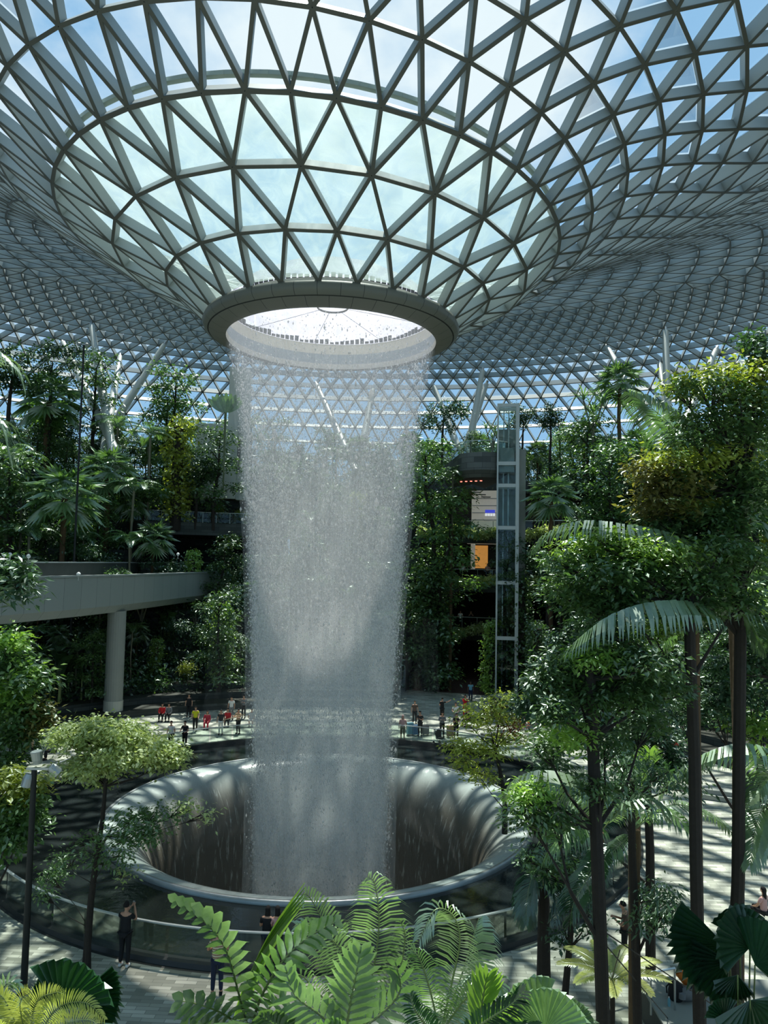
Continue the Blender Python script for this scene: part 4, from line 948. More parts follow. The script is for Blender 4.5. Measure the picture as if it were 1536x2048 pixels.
# floodlight masts
def mast(label, x, y, z0, z1, heads):
    t = thing('floodlight_mast', label, 'lamp post', (x, y, z0), group=None)
    MB().tube([(0, 0, 0), (0, 0, z1 - z0)], [.095, .075], 12).build('pole', 'lamp_post', t); MB().box((.12, 0, z1 - z0 + .03), (.32, .05, .03)).build('crossbar', 'lamp_metal', t)
    MB().tube([(0, 0, 0), (0, 0, .05)], .18, 12).build('foot', 'lamp_post', t)
    for i, (dx, dz, ax) in enumerate(heads):
        h = MB().tube([(0, 0, 0), np.array(ax) * .12, np.array(ax) * .34], [.10, .14, .16], 14).build('floodlight', 'lamp_metal', t, loc=(dx, 0, z1 - z0 + dz), smooth=False)
        MB().tube([np.array(ax) * .335, np.array(ax) * .35], .14, 14).build('lens', 'panel', h)
g0 = G(47, 1985); tz = at(62, 1547, 20.3)[2]
mast('dark floodlight mast rising in front of the pool at lower left', g0[0], g0[1], 0, tz, ((.08, .16, (-.1, -.1, 1)), (.42, .1, (.6, .2, -.6)), (-.12, -.1, (-.2, 0, -1))))
c = at(168, 690, 62); mast('thin dark floodlight mast against the roof at upper left', c[0], c[1], hillz(c[0], c[1]), c[2], ((.2, .1, (.3, -.6, -.5)), (-.25, .1, (-.5, -.6, -.3))))

# ------------------------------------------------------------------ near trees
def near_tree(name, label, cat, dep, trunk, blobs, Lg, Wd, dens, mats, bark='bark', rad=(.16, .10), seed=0, group=None, ground=0.0, up=.9, droop=.25):
    """trunk: pixel path top..bottom; blobs: (px, py, half width px, half height px, depth offset)"""
    g = np.random.default_rng(seed); T = [at(x, y, dep) for x, y in trunk]; b = T[-1].copy(); base = np.array([b[0], b[1], ground])
    if b[2] > ground + .3: T.append(base.copy())
    else: base = np.array([b[0], b[1], b[2]])
    T = np.array(T); t = thing(name, label, cat, base, 0, group)
    k = len(T); MB().tube((T - base)[::-1], np.linspace(rad[0], rad[1], k), 9).build('trunk', bark, t)
    br = MB(); ms = [MB() for _ in mats]
    for i, bb in enumerate(blobs):
        x, y, hw, hh = bb[:4]; dd = bb[4] if len(bb) > 4 else g.uniform(-.6, .6); mi = bb[5] if len(bb) > 5 else 0
        c = at(x, y, dep + dd); rx = hw / FPX * dep; rz = hh / FPX * dep
        # branch from the nearest lower trunk point
        seg = T[:-1]; j = int(np.argmin(np.linalg.norm(seg - (c - np.array([0, 0, .25 * np.linalg.norm(c - T[0])])), axis=1))); p0 = T[j] * .7 + T[min(j + 1, k - 1)] * .3
        mid = (p0 + c) / 2 + np.array([g.normal(0, .08), g.normal(0, .08), -.12 * np.linalg.norm(c - p0) * .5])
        br.tube(np.array([p0, mid, c]) - base, [rad[1] * .5, rad[1] * .28, .012], 5)
        for q in range(5):
            e = c + nrm(g.normal(0, 1, 3)) * np.array([rx, rx, rz]) * .75; br.tube(np.array([c * .6 + mid * .4, e]) - base, [.018, .006], 4)
        n = int(4.3 * dens * hw * hh / 100); nb = max(1, int(hw * hh / 900))
        for q in range(nb):
            o_ = (g.random(3) * 2 - 1) * np.array([rx, rx * .8, rz]) * (.62 if nb > 1 else 0); s = 1 / nb ** .4 if nb > 1 else 1
            blob(ms[mi], c + o_ - base, rx * s, rz * s * .8, n // nb, Lg * .92, Wd * .98, g, ry=min(rx, 1.6) * s, up=up, droop=droop, hollow=.25, sig=Lg * .9)
    br.build('branches', bark, t)
    for m, mt in zip(ms, mats):
        if m.n: m.build('foliage', mt, t)
    return t
near_tree('layered_tree', 'small tree with flat cream-green tiers in front of the pool at left', 'tree', 21.9, [(213, 1545), (205, 1640), (192, 1720), (182, 1800), (172, 1925)],
    [(170, 1462, 60, 16), (240, 1462, 62, 16), (150, 1480, 50, 14), (215, 1490, 110, 24, 0), (300, 1500, 70, 18), (240, 1520, 105, 26, .3), (330, 1525, 38, 14), (200, 1450, 40, 9), (130, 1470, 38, 9), (355, 1512, 20, 8), (205, 1560, 28, 12), (188, 1545, 14, 12)],
    .145, .08, 30, ['leaf_variegated'], rad=(.11, .05), seed=1)
near_tree('open_branched_tree', 'loose lower branches of small leaves around the mast tree above the dark pool', 'tree', 21.5, [(222, 1660), (195, 1705), (188, 1740), (178, 1830), (176, 1915)],
    [(270, 1640, 55, 24), (320, 1630, 45, 14), (375, 1620, 28, 18, 0, 1), (415, 1632, 22, 10, 0, 1), (255, 1680, 55, 22), (300, 1670, 40, 22), (165, 1685, 30, 10), (130, 1725, 36, 20), (105, 1755, 28, 26), (90, 1790, 16, 20), (210, 1720, 40, 14), (255, 1750, 24, 8, 0, 1), (185, 1670, 20, 8), (240, 1710, 30, 14)],
    .14, .06, 9, ['leaf_mid', 'leaf_variegated'], rad=(.10, .03), seed=2)
near_tree('broadleaf_tree', 'sunlit leafy tree filling the left edge above the floodlight mast', 'tree', 27, [(-30, 1300), (-30, 1650)],
    [(20, 1290, 26, 26, 0, 1), (20, 1330, 50, 28), (60, 1360, 46, 18), (15, 1390, 50, 30, 0, 1), (40, 1430, 52, 26), (75, 1440, 26, 40, 0, 2), (25, 1475, 50, 30), (10, 1530, 36, 26), (60, 1345, 30, 12, 0, 1)],
    .26, .12, 16, ['leaf_mid', 'leaf_bright', 'leaf_bronze'], rad=(.2, .12), seed=3)
near_tree('broadleaf_tree', 'glossy leafy tree at the lower left edge behind the floodlight mast', 'tree', 22, [(-20, 1560), (-20, 1760)],
    [(20, 1570, 60, 20, 0, 1), (60, 1585, 26, 16, 0, 1), (15, 1620, 50, 26), (50, 1645, 40, 20), (15, 1680, 50, 22), (60, 1600, 30, 14)], .22, .10, 18, ['leaf_mid', 'leaf_yellow'], rad=(.16, .1), seed=4)
near_tree('tree_branch_spray', 'dark glossy branch reaching in at the left edge before the bridge', 'tree', 12, [(-60, 1150), (-70, 1300)], [(18, 1150, 26, 22), (40, 1172, 20, 12), (5, 1165, 20, 18)], .16, .065, 26, ['leaf_dark'], rad=(.06, .04), seed=5)
near_tree('golden_tree', 'yellow green tree in front of the plaza people at right of the pool', 'tree', 33, [(985, 1480), (1000, 1540), (1010, 1600)],
    [(960, 1420, 48, 18), (1010, 1400, 40, 18), (940, 1450, 44, 16), (1000, 1440, 60, 22), (930, 1500, 42, 20), (975, 1500, 50, 24), (925, 1530, 34, 18), (960, 1555, 44, 16), (1020, 1480, 44, 22), (1000, 1425, 40, 14, 0, 1), (1030, 1455, 34, 16, 0, 2), (905, 1490, 20, 14)],
    .20, .09, 10, ['leaf_yellow', 'leaf_bronze', 'leaf_red'], rad=(.13, .06), seed=6)
near_tree('tall_tree', 'tall dark trunked tree with a bright layered crown right of centre', 'tree', 13.5, [(1378, 1170), (1380, 1300), (1388, 1500), (1392, 1740), (1400, 2080)],
    [(1240, 1110, 90, 26, 0, 1), (1160, 1100, 50, 20, .5, 1), (1300, 1150, 100, 30, 0, 0), (1200, 1160, 80, 30), (1380, 1175, 70, 20, 0, 0), (1440, 1160, 60, 20), (1260, 1210, 90, 30), (1170, 1210, 60, 26), (1330, 1200, 60, 16), (1250, 1090, 50, 14, 0, 1), (1120, 1130, 44, 20), (1480, 1200, 50, 24), (1350, 1110, 60, 18, 0, 1), (1440, 1100, 60, 26), (1220, 1260, 60, 20), (1130, 1180, 50, 26), (1300, 1260, 60, 16, .6, 1), (1400, 1220, 50, 18), (1200, 1080, 40, 14, 0, 1), (1280, 1130, 70, 20, .4, 1)],
    .135, .06, 12, ['leaf_mid', 'leaf_bright'], rad=(.125, .09), seed=7)
near_tree('tall_tree', 'big spreading yellow-topped tree in the upper right corner', 'tree', 14.5, [(1482, 900), (1482, 1180), (1478, 1500), (1476, 1760), (1470, 1900)],
    [(1440, 760, 100, 16, 0, 1), (1500, 745, 60, 16, 0, 1), (1400, 780, 70, 18), (1480, 800, 80, 24), (1420, 840, 80, 22), (1500, 850, 60, 26), (1350, 920, 90, 16, 0, 1), (1450, 925, 90, 18, 0, 1), (1330, 960, 70, 26, 0, 2), (1400, 980, 90, 36), (1490, 980, 60, 40), (1330, 1020, 66, 22, 0, 2), (1390, 1050, 80, 30), (1470, 1060, 80, 36), (1320, 1060, 60, 16), (1500, 690, 36, 18, .5, 3), (1530, 720, 30, 30, 0, 3), (1300, 985, 40, 14, 0, 2), (1440, 1120, 80, 24, 0, 0), (1380, 880, 50, 14), (1290, 940, 40, 14, 0, 2), (1500, 1120, 50, 30), (1400, 1020, 70, 24, .3, 1), (1350, 1090, 60, 20), (1460, 880, 70, 18), (1510, 800, 40, 20, 0, 1), (1360, 770, 30, 10, 0, 1)],
    .14, .06, 12, ['leaf_mid', 'leaf_yellow', 'leaf_bronze', 'leaf_dark'], rad=(.14, .10), seed=8)
near_tree('tall_tree', 'dark trunked tree nearest the pool on the right with glossy leaf clusters', 'tree', 12.5, [(1178, 1330), (1184, 1420), (1190, 1600), (1198, 1800), (1208, 2090)],
    [(1180, 1320, 60, 22, 0, 1), (1110, 1330, 50, 20), (1240, 1310, 60, 22), (1150, 1360, 70, 26), (1230, 1360, 70, 26), (1090, 1370, 36, 40), (1300, 1330, 60, 24), (1180, 1400, 60, 24, 0, 0), (1110, 1430, 30, 40), (1260, 1400, 60, 24), (1150, 1470, 50, 24, 0, 1), (1210, 1490, 50, 20), (1090, 1500, 36, 22), (1070, 1590, 40, 20, 0, 1), (1060, 1640, 46, 22), (1040, 1600, 26, 14, 0, 1), (1110, 1640, 40, 20), (1330, 1380, 60, 26), (1200, 1580, 50, 18), (1290, 1450, 50, 20)],
    .125, .05, 12, ['leaf_mid', 'leaf_bright'], rad=(.125, .09), seed=9)
near_tree('slender_tree', 'slender tree with a downward branch of pointed leaves over the paving', 'tree', 15, [(1262, 1560), (1264, 1700), (1270, 1850), (1276, 2080)], [(1325, 1790, 40, 18), (1330, 1815, 44, 16), (1290, 1785, 26, 8), (1320, 1840, 26, 16), (1275, 1840, 16, 14), (1230, 1570, 60, 16), (1310, 1550, 60, 18), (1360, 1570, 50, 16), (1250, 1520, 50, 16)], .15, .05, 9, ['leaf_dark'], rad=(.10, .07), seed=10, droop=.6)
near_tree('slender_tree', 'leaning slender tree with tufts of pale green leaves beside the glass rail', 'tree', 19.5, [(1150, 1740), (1142, 1860), (1130, 1990)], [(1050, 1715, 26, 12, 0, 1), (1090, 1735, 36, 16, 0, 1), (1130, 1745, 34, 16, 0, 1), (1160, 1720, 30, 20), (1120, 1770, 30, 10), (1190, 1860, 26, 12), (1175, 1820, 22, 16), (1120, 1880, 16, 18)], .17, .07, 10, ['leaf_dark', 'leaf_mid'], rad=(.11, .06), seed=11)
near_tree('broadleaf_tree', 'dense leafy tree along the right edge at mid height', 'tree', 19, [(1560, 1250), (1560, 1600)], [(1500, 1260, 50, 30), (1520, 1330, 50, 30), (1500, 1400, 60, 30), (1520, 1460, 46, 26, 0, 1), (1440, 1330, 50, 26), (1430, 1420, 50, 26), (1500, 1200, 50, 26, 0, 1), (1350, 1430, 50, 24)], .18, .08, 12, ['leaf_dark', 'leaf_bright'], rad=(.2, .14), seed=12)
near_tree('broadleaf_tree', 'shaded dark tree behind the tall trunks right of centre', 'tree', 22, [(1290, 1460), (1300, 1700)], [(1270, 1440, 60, 26), (1320, 1480, 50, 30), (1340, 1530, 40, 30), (1210, 1440, 50, 24), (1290, 1530, 50, 22), (1120, 1480, 60, 24, 0, 1), (1060, 1420, 40, 30), (1080, 1380, 30, 30), (1100, 1540, 40, 20)], .2, .09, 12, ['leaf_dark', 'leaf_bright'], rad=(.15, .1), seed=13)

def palm_thing(name, label, base, fronds, mat, trunk=None, stem_mat='bark_brown', group=None):
    """fronds: dict(path=[(px,py,depth)..], + frond options); each frond its own part"""
    base = np.asarray(base, float); t = thing(name, label, 'palm', base, 0, group)
    if trunk is not None: MB().tube(np.array(trunk[0]) - base, trunk[1], 12).build('trunk', stem_mat, t)
    for fr in fronds:
        fr = dict(fr); P = np.array([at(*q) for q in fr.pop('path')]) - base; mt = fr.pop('mat', mat); m = MB(); rm = MB()
        frond_geo(m, P, rm=rm, **fr); o = m.build('frond', mt, t); rm.build('midrib', 'rachis', o, smooth=True)
    return t
TC = (-.1, -1.0, .35)     # leaf faces turned up and towards the viewer's side
def F(path, **k): return dict(path=path, **k)
# giant arching palms among the right hand trees
b = at(1478, 1190, 15.6); b0 = at(1472, 1990, 15.6)
palm_thing('giant_palm', 'palm whose long comb-like frond arches left above the bright tree crown', (b0[0], b0[1], 0), [
    F([(1470, 1180, 15.5), (1400, 1120, 14.6), (1320, 1080, 14.2), (1240, 1062, 13.8), (1160, 1052, 13.6), (1100, 1068, 13.5), (1064, 1100, 13.5)], n=60, ll=.85, w=.055, ang=80, droop=1.4, nh=(0, .3, 1), mat='palm_pale'),
    F([(1470, 1180, 15.5), (1480, 1130, 15), (1540, 1120, 15), (1600, 1150, 15)], n=40, ll=.9, w=.05, ang=70, droop=.8, mat='palm'),
    F([(1470, 1180, 15.5), (1420, 1080, 15.5), (1380, 1010, 16), (1330, 1000, 16.5)], n=40, ll=.8, w=.05, ang=60, droop=.6, mat='palm')], 'palm_pale', ([(b0[0], b0[1], 0), at(1477, 1500, 15.6), tuple(b)], [.12, .12, .11]), 'bark_brown')
b = at(1389, 1265, 14.4); b0 = at(1403, 2060, 14.5)
palm_thing('giant_palm', 'palm with a broad pale hanging frond across the middle of the right side', (b0[0], b0[1], 0), [
    F([(1392, 1268, 14.3), (1395, 1235, 13.6), (1340, 1222, 13.2), (1270, 1228, 12.8), (1210, 1248, 12.5), (1160, 1285, 12.3), (1128, 1320, 12.3)], n=62, ll=1.05, w=.07, ang=85, droop=1.3, nh=(0, .5, 1), mat='palm_pale', sides=(-1,)),
    F([(1392, 1268, 14.3), (1395, 1235, 13.6), (1340, 1222, 13.2), (1270, 1228, 12.8), (1210, 1248, 12.5), (1160, 1285, 12.3)], n=50, ll=.8, w=.05, ang=50, droop=.2, nh=(0, .5, 1), mat='palm', sides=(1,)),
    F([(1392, 1268, 14.3), (1440, 1215, 14), (1490, 1230, 14), (1530, 1300, 14)], n=46, ll=.9, w=.05, ang=75, droop=.9, mat='palm'),
    F([(1392, 1268, 14.3), (1350, 1265, 14.6), (1300, 1320, 15), (1280, 1400, 15)], n=40, ll=.8, w=.05, ang=70, droop=.7, mat='palm')], 'palm_pale', ([(b0[0], b0[1], 0), at(1392, 1560, 14.5), tuple(b)], [.10, .10, .09]), 'bark_brown')
b = at(1201, 1665, 14.5)
palm_thing('giant_palm', 'palm with pale wide fronds drooping to the left over the pool edge', (b[0], b[1], 0), [
    F([(1203, 1662, 14.5), (1190, 1600, 14.2), (1140, 1570, 14), (1085, 1552, 13.8), (1040, 1560, 13.7), (1008, 1595, 13.7)], n=56, ll=.85, w=.06, ang=80, droop=1.2, nh=(0, .5, 1), mat='palm_pale'),
    F([(1203, 1662, 14.5), (1170, 1650, 14), (1120, 1670, 13.6), (1090, 1720, 13.6)], n=44, ll=.7, w=.045, ang=65, droop=.7, mat='palm'),
    F([(1203, 1662, 14.5), (1250, 1610, 14), (1300, 1600, 14), (1340, 1640, 14)], n=44, ll=.7, w=.05, ang=70, droop=.8, mat='palm_pale'),
    F([(1203, 1662, 14.5), (1195, 1720, 14), (1150, 1800, 13.5), (1140, 1850, 13.5)], n=40, ll=.6, w=.045, ang=60, droop=.4, mat='fan_dark')], 'palm_pale', ([(b[0], b[1], 0), tuple(b)], [.08, .07]), 'bark_brown')
b = at(1268, 1660, 16)
palm_thing('feather_palm', 'slim palm with a crown of spreading fronds over the bright paving', (b[0], b[1], 0), [
    F([(1268, 1660, 16), (1310, 1625, 15.6), (1360, 1640, 15.3), (1400, 1700, 15.2)], n=46, ll=.62, w=.045, ang=75, droop=.8),
    F([(1268, 1660, 16), (1340, 1610, 16.2), (1420, 1630, 16.4), (1500, 1700, 16.5)], n=50, ll=.7, w=.05, ang=75, droop=.7, mat='palm_pale'),
    F([(1268, 1660, 16), (1290, 1560, 16), (1300, 1500, 15.8)], n=40, ll=.6, w=.04, ang=55, droop=.2, mat='palm_lime'),
    F([(1268, 1660, 16), (1230, 1600, 16), (1180, 1580, 15.8), (1140, 1620, 15.6)], n=44, ll=.6, w=.045, ang=70, droop=.7, mat='palm_pale'),
    F([(1268, 1660, 16), (1240, 1690, 15.6), (1210, 1720, 15.4), (1190, 1770, 15.4)], n=36, ll=.55, w=.04, ang=60, droop=.5),
    F([(1268, 1660, 16), (1262, 1560, 16.4), (1240, 1490, 16.8)], n=36, ll=.55, w=.04, ang=55, droop=.2, mat='palm_fresh')], 'palm', ([(b[0], b[1], 0), tuple(b)], [.13, .12]), 'bark_brown')
b = at(1088, 1775, 20.7)
palm_thing('feather_palm', 'short palm with dark drooping fronds beside the glass rail on the right', (b[0], b[1], 0), [
    F([(1088, 1775, 20.7), (1070, 1745, 20.5), (1055, 1790, 20.2), (1052, 1850, 20)], n=40, ll=.75, w=.06, ang=60, droop=.6),
    F([(1088, 1775, 20.7), (1110, 1730, 20.5), (1150, 1740, 20.2), (1180, 1800, 20)], n=40, ll=.75, w=.06, ang=65, droop=.7),
    F([(1088, 1775, 20.7), (1100, 1700, 21), (1160, 1660, 21.3), (1240, 1640, 21.5)], n=46, ll=.8, w=.06, ang=65, droop=.6),
    F([(1088, 1775, 20.7), (1080, 1730, 20), (1110, 1790, 19.6), (1110, 1850, 19.4)], n=36, ll=.7, w=.055, ang=60, droop=.6)], 'fan_dark', ([(b[0], b[1], 0), (b[0], b[1], .3), tuple(b)], [.24, .2, .15]), 'bark')
b = at(1275, 1520, 30)
palm_thing('feather_palm', 'small upright palm between the tall trunks above the paved path', (b[0], b[1], 0), [F([(1275, 1520, 30), (1265, 1470, 30), (1255 - 4 * i, 1450 + 8 * abs(i), 30 + i * .2), (1245 + 26 * (i - 1), 1490 + 10 * i, 30)], n=30, ll=1.0, w=.07, ang=60, droop=.6) for i in range(-1, 4)], 'palm', ([(b[0], b[1], 0), tuple(b)], [.12, .1]))
b = at(1570, 1600, 15.5)
palm_thing('giant_palm', 'palm at the lower right edge with a long comb frond reaching left', (b[0], b[1], 0), [
    F([(1570, 1600, 15.5), (1530, 1520, 15.3), (1470, 1500, 15.2), (1400, 1520, 15.1), (1345, 1560, 15), (1320, 1590, 15)], n=60, ll=.9, w=.06, ang=80, droop=1.1, nh=(0, .5, 1), mat='palm_pale'),
    F([(1570, 1600, 15.5), (1545, 1590, 15), (1515, 1640, 14.6), (1500, 1730, 14.3)], n=40, ll=.8, w=.06, ang=60, droop=.6, mat='palm_pale'),
    F([(1570, 1600, 15.5), (1560, 1560, 15), (1530, 1560, 14.6), (1500, 1600, 14.4)], n=36, ll=.8, w=.06, ang=60, droop=.6, mat='palm_fresh')], 'palm', ([(b[0], b[1], 0), tuple(b)], [.14, .11]))
b = at(1405, 930, 17); b0 = at(1472, 1990, 17)
palm_thing('giant_palm', 'palm with a bent bright frond against the roof in the upper right', (b0[0], b0[1], 0), [
    F([(1405, 930, 17), (1370, 880, 16.7), (1320, 830, 16.4), (1265, 790, 16.2), (1258, 786, 16.2)], n=58, ll=1.05, w=.05, ang=70, droop=1.0, nh=(0, .3, 1)),
    F([(1405, 930, 17), (1385, 870, 16.5), (1350, 860, 16), (1335, 910, 15.8)], n=40, ll=.7, w=.045, ang=60, droop=.6, mat='palm_pale'),
    F([(1405, 930, 17), (1450, 900, 17), (1500, 930, 17), (1530, 1000, 17)], n=44, ll=.9, w=.05, ang=70, droop=.7, mat='palm_fresh')], 'palm', ([(b0[0], b0[1], 0), at(1477, 1500, 17), at(1462, 1120, 17), tuple(b)], [.12, .12, .11, .10]))
b = at(-40, 900, 9)
palm_thing('feather_palm', 'palm fronds hanging in from the left edge high up', (b[0], b[1], 0), [
    F([(-40, 900, 9), (-60, 780, 9), (-20, 715, 9), (30, 735, 9), (48, 775, 9)], n=40, ll=.5, w=.035, ang=60, droop=.8, mat='palm_fresh'),
    F([(-40, 900, 9), (-30, 850, 9), (0, 850, 9), (22, 920, 9)], n=34, ll=.42, w=.032, ang=50, droop=.8, mat='palm_fresh')], 'palm', ([(b[0], b[1], 0), tuple(b)], [.1, .08]))

# ------------------------------------------------------------------ foreground ledge and its plants
led = MB(); led.box((.6, -31.6, 2.9), (6.2, 2.4, 3.0)); o = led.build('planter_ledge', 'dark_stone'); tag(o, 'raised planter ledge under the viewpoint holding the foreground palms', 'planter')
Z0 = 5.9
def base_at(px, dep): p = at(px, 2040, dep); return (p[0], p[1], Z0)
palm_thing('broadleaf_palm', 'foreground palm with broad white-lit leaflets reaching up to the left', base_at(490, 6.6), [
    F([(500, 2070, 6.6), (478, 1990, 6.5), (452, 1900, 6.4), (405, 1840, 6.3), (340, 1800, 6.2)], n=16, ll=.36, w=.10, ang=50, droop=.25, nh=TC, start=.1, sides=(1,), vee=.25),
    F([(500, 2070, 6.6), (478, 1990, 6.5), (452, 1900, 6.4), (405, 1840, 6.3), (340, 1800, 6.2)], n=15, ll=.16, w=.08, ang=45, droop=.2, nh=TC, start=.1, sides=(-1,), vee=.25, mat='palm'),
    F([(500, 2070, 6.6), (520, 2000, 6.5), (560, 1930, 6.4), (610, 1880, 6.35), (680, 1840, 6.3)], n=16, ll=.27, w=.085, ang=52, droop=.2, nh=TC, mat='palm', rr=.016),
    F([(500, 2070, 6.6), (450, 2030, 6.3), (400, 2010, 6.1), (350, 2000, 6)], n=10, ll=.3, w=.10, ang=55, droop=.2, nh=TC),
    F([(500, 2070, 6.6), (420, 2060, 6.2), (360, 2050, 6)], n=8, ll=.25, w=.09, ang=60, droop=.2, nh=TC),
    F([(500, 2070, 6.6), (545, 2010, 6.2), (600, 1985, 6.1)], n=8, ll=.3, w=.10, ang=55, droop=.2, nh=TC)], 'palm_fresh', None)
sp = thing('young_spear_leaf', 'tall folded young palm leaf pointing up just left of centre', 'plant', base_at(500, 7.0))
m = MB(); o_ = np.array(sp.location)
for k in range(9): blade_geo(m, np.array([at(478 + 34 * t + 108 * t * t * .9 + (k - 4) * 3 * (1 - t), 2040 - 275 * t * (1 - .035 * abs(k - 4)) + 0, 7.0 + .02 * k) for t in np.linspace(0, 1, 9)]) - o_, .085, (1, -.6, .2), .5)
m.build('folded_blades', 'palm_lime', sp)
palm_thing('feather_palm', 'foreground feather palm with tall fine fronds in front of the funnel lip', base_at(720, 8.2), [
    F([(720, 2060, 8.2), (690, 1950, 8.2), (650, 1850, 8.1), (615, 1790, 8), (600, 1800, 7.9)], n=40, ll=.42, w=.03, ang=62, droop=.3, nh=TC),
    F([(720, 2060, 8.2), (745, 1950, 8.2), (758, 1850, 8.1), (750, 1770, 8.0), (735, 1752, 7.9)], n=44, ll=.5, w=.028, ang=68, droop=.35, nh=TC),
    F([(720, 2060, 8.2), (700, 1930, 7.8), (640, 1860, 7.5), (590, 1850, 7.4)], n=34, ll=.36, w=.03, ang=60, droop=.3, nh=TC),
    F([(720, 2060, 8.2), (790, 1960, 8), (810, 1880, 7.8), (800, 1840, 7.7)], n=30, ll=.36, w=.026, ang=60, droop=.3, nh=TC, mat='palm'),
    F([(720, 2060, 8.2), (640, 1990, 7.6), (600, 1950, 7.4), (560, 1960, 7.3)], n=30, ll=.3, w=.03, ang=60, droop=.3, nh=TC, mat='palm')], 'palm_fresh', None)
palm_thing('broadleaf_palm', 'foreground palm with an upright fan of glossy ribbed leaflets at bottom centre', base_at(700, 6.0), [
    F([(690, 2075, 6.0), (700, 2010, 5.95), (712, 1950, 5.9), (722, 1895, 5.9)], n=11, ll=.36, w=.085, ang=42, droop=.1, nh=TC, start=.02),
    F([(690, 2075, 6.0), (640, 2030, 5.9), (590, 1990, 5.8), (570, 1930, 5.8)], n=11, ll=.28, w=.075, ang=48, droop=.15, nh=TC, start=.05, mat='palm_fresh'),
    F([(690, 2075, 6.0), (760, 2030, 6), (800, 1980, 6), (790, 1920, 6)], n=11, ll=.26, w=.06, ang=50, droop=.15, nh=TC, start=.05, mat='palm')], 'palm_fresh', None)
palm_thing('feather_palm', 'foreground palm arching like a hoop of fine leaflets right of centre', base_at(880, 7.4), [
    F([(880, 2070, 7.4), (905, 1960, 7.4), (920, 1880, 7.3), (905, 1830, 7.2), (870, 1820, 7.1), (838, 1880, 7.0)], n=54, ll=.34, w=.022, ang=72, droop=.4, nh=(-.6, -1, .2)),
    F([(880, 2070, 7.4), (920, 1960, 7.6), (945, 1880, 7.7), (958, 1835, 7.8)], n=48, ll=.46, w=.024, ang=70, droop=.5, nh=TC, sides=(1,)),
    F([(880, 2070, 7.4), (860, 1980, 7.2), (840, 1920, 7.1), (825, 1900, 7.1)], n=36, ll=.34, w=.022, ang=60, droop=.4, nh=TC, mat='palm'),
    F([(880, 2070, 7.4), (930, 2000, 7.2), (990, 1960, 7), (1010, 1990, 6.9)], n=36, ll=.3, w=.024, ang=60, droop=.4, nh=TC, mat='palm')], 'palm_fresh', None)
palm_thing('lime_palm', 'bright lime upright palm leaflets right of the hoop palm', base_at(965, 6.3), [
    F([(955, 2080, 6.3), (962, 2020, 6.3), (970, 1970, 6.3), (975, 1950, 6.3)], n=9, ll=.36, w=.055, ang=28, droop=.05, nh=TC, start=.02),
    F([(955, 2080, 6.3), (990, 2050, 6.2), (1030, 2030, 6.1)], n=8, ll=.26, w=.05, ang=40, droop=.1, nh=TC)], 'palm_lime', None)
palm_thing('feather_palm', 'dark low fronds between the hoop palm and the lime leaflets', base_at(900, 5.8), [
    F([(900, 2100, 5.8), (860, 2060, 5.7), (830, 2020, 5.6), (820, 1990, 5.6)], n=26, ll=.22, w=.025, ang=55, droop=.3, nh=TC), F([(900, 2100, 5.8), (960, 2050, 5.7), (1020, 2010, 5.6), (1050, 1980, 5.6)], n=26, ll=.22, w=.025, ang=55, droop=.3, nh=TC),
    F([(900, 2100, 5.8), (1000, 2080, 5.7), (1080, 2050, 5.6)], n=20, ll=.2, w=.03, ang=55, droop=.3, nh=TC)], 'fan_dark', None)
palm_thing('feather_palm', 'low mixed fronds along the bottom edge left of centre', base_at(560, 5.8), [
    F([(600, 2110, 5.8), (560, 2060, 5.7), (520, 2030, 5.6)], n=14, ll=.24, w=.06, ang=50, droop=.2, nh=TC), F([(600, 2110, 5.8), (500, 2080, 5.7), (420, 2060, 5.6)], n=16, ll=.2, w=.06, ang=55, droop=.2, nh=TC),
    F([(600, 2110, 5.8), (650, 2070, 5.7), (690, 2050, 5.6)], n=12, ll=.2, w=.055, ang=50, droop=.2, nh=TC)], 'palm', None)
def fan_plant(label, base, leavesL, mat, stem=.012, name='fan_leaf_palm'):
    """leavesL: (px, py, depth, open direction px (dx, dy), radius px, normal, span)"""
    t = thing(name, label, 'palm', base); B = np.array(base, float)
    for (x, y, dep, dx, dy, R, nh, span) in leavesL:
        c = at(x, y, dep); d = nrm(R_ * dx - U_ * dy); m = MB(); fan_geo(m, c - B, d, np.asarray(nh, float), R / FPX * dep, 13, span, .9, .06, .12)
        o = m.build('fan_blade', mat, t); mid = (c + B) / 2 + np.array([0, 0, .4]); MB().tube(np.array([B, mid, c]) - B, [stem * 1.5, stem, stem * .7], 6).build('stalk', 'rachis', o)
    return t
fan_plant('pale pleated fan leaves at the bottom edge right of the lime palm', base_at(1080, 6.4), [(1075, 2045, 6.4, -.55, -1, 100, (-.2, -1, .7), 120), (1090, 2060, 6.2, .5, -1, 95, (.2, -1, .7), 120), (1130, 2060, 6.6, .9, -.7, 70, (.2, -1, .6), 110)], 'palm_fresh')
bl = at(150, 2080, 9); fan_plant('large dark pleated round leaves beside the foot of the floodlight mast', (bl[0], bl[1], 5.0), [(120, 2020, 9, .45, -1, 118, (.1, -1, .35), 120), (150, 2000, 9.2, 1, -.1, 100, (.1, -1, .5), 80), (115, 1990, 9, -.8, -.3, 58, (0, -1, .4), 110), (200, 2045, 8.8, .2, .9, 46, (0, -1, .3), 130)], 'fan_dark')
br_ = at(1480, 2010, 11)
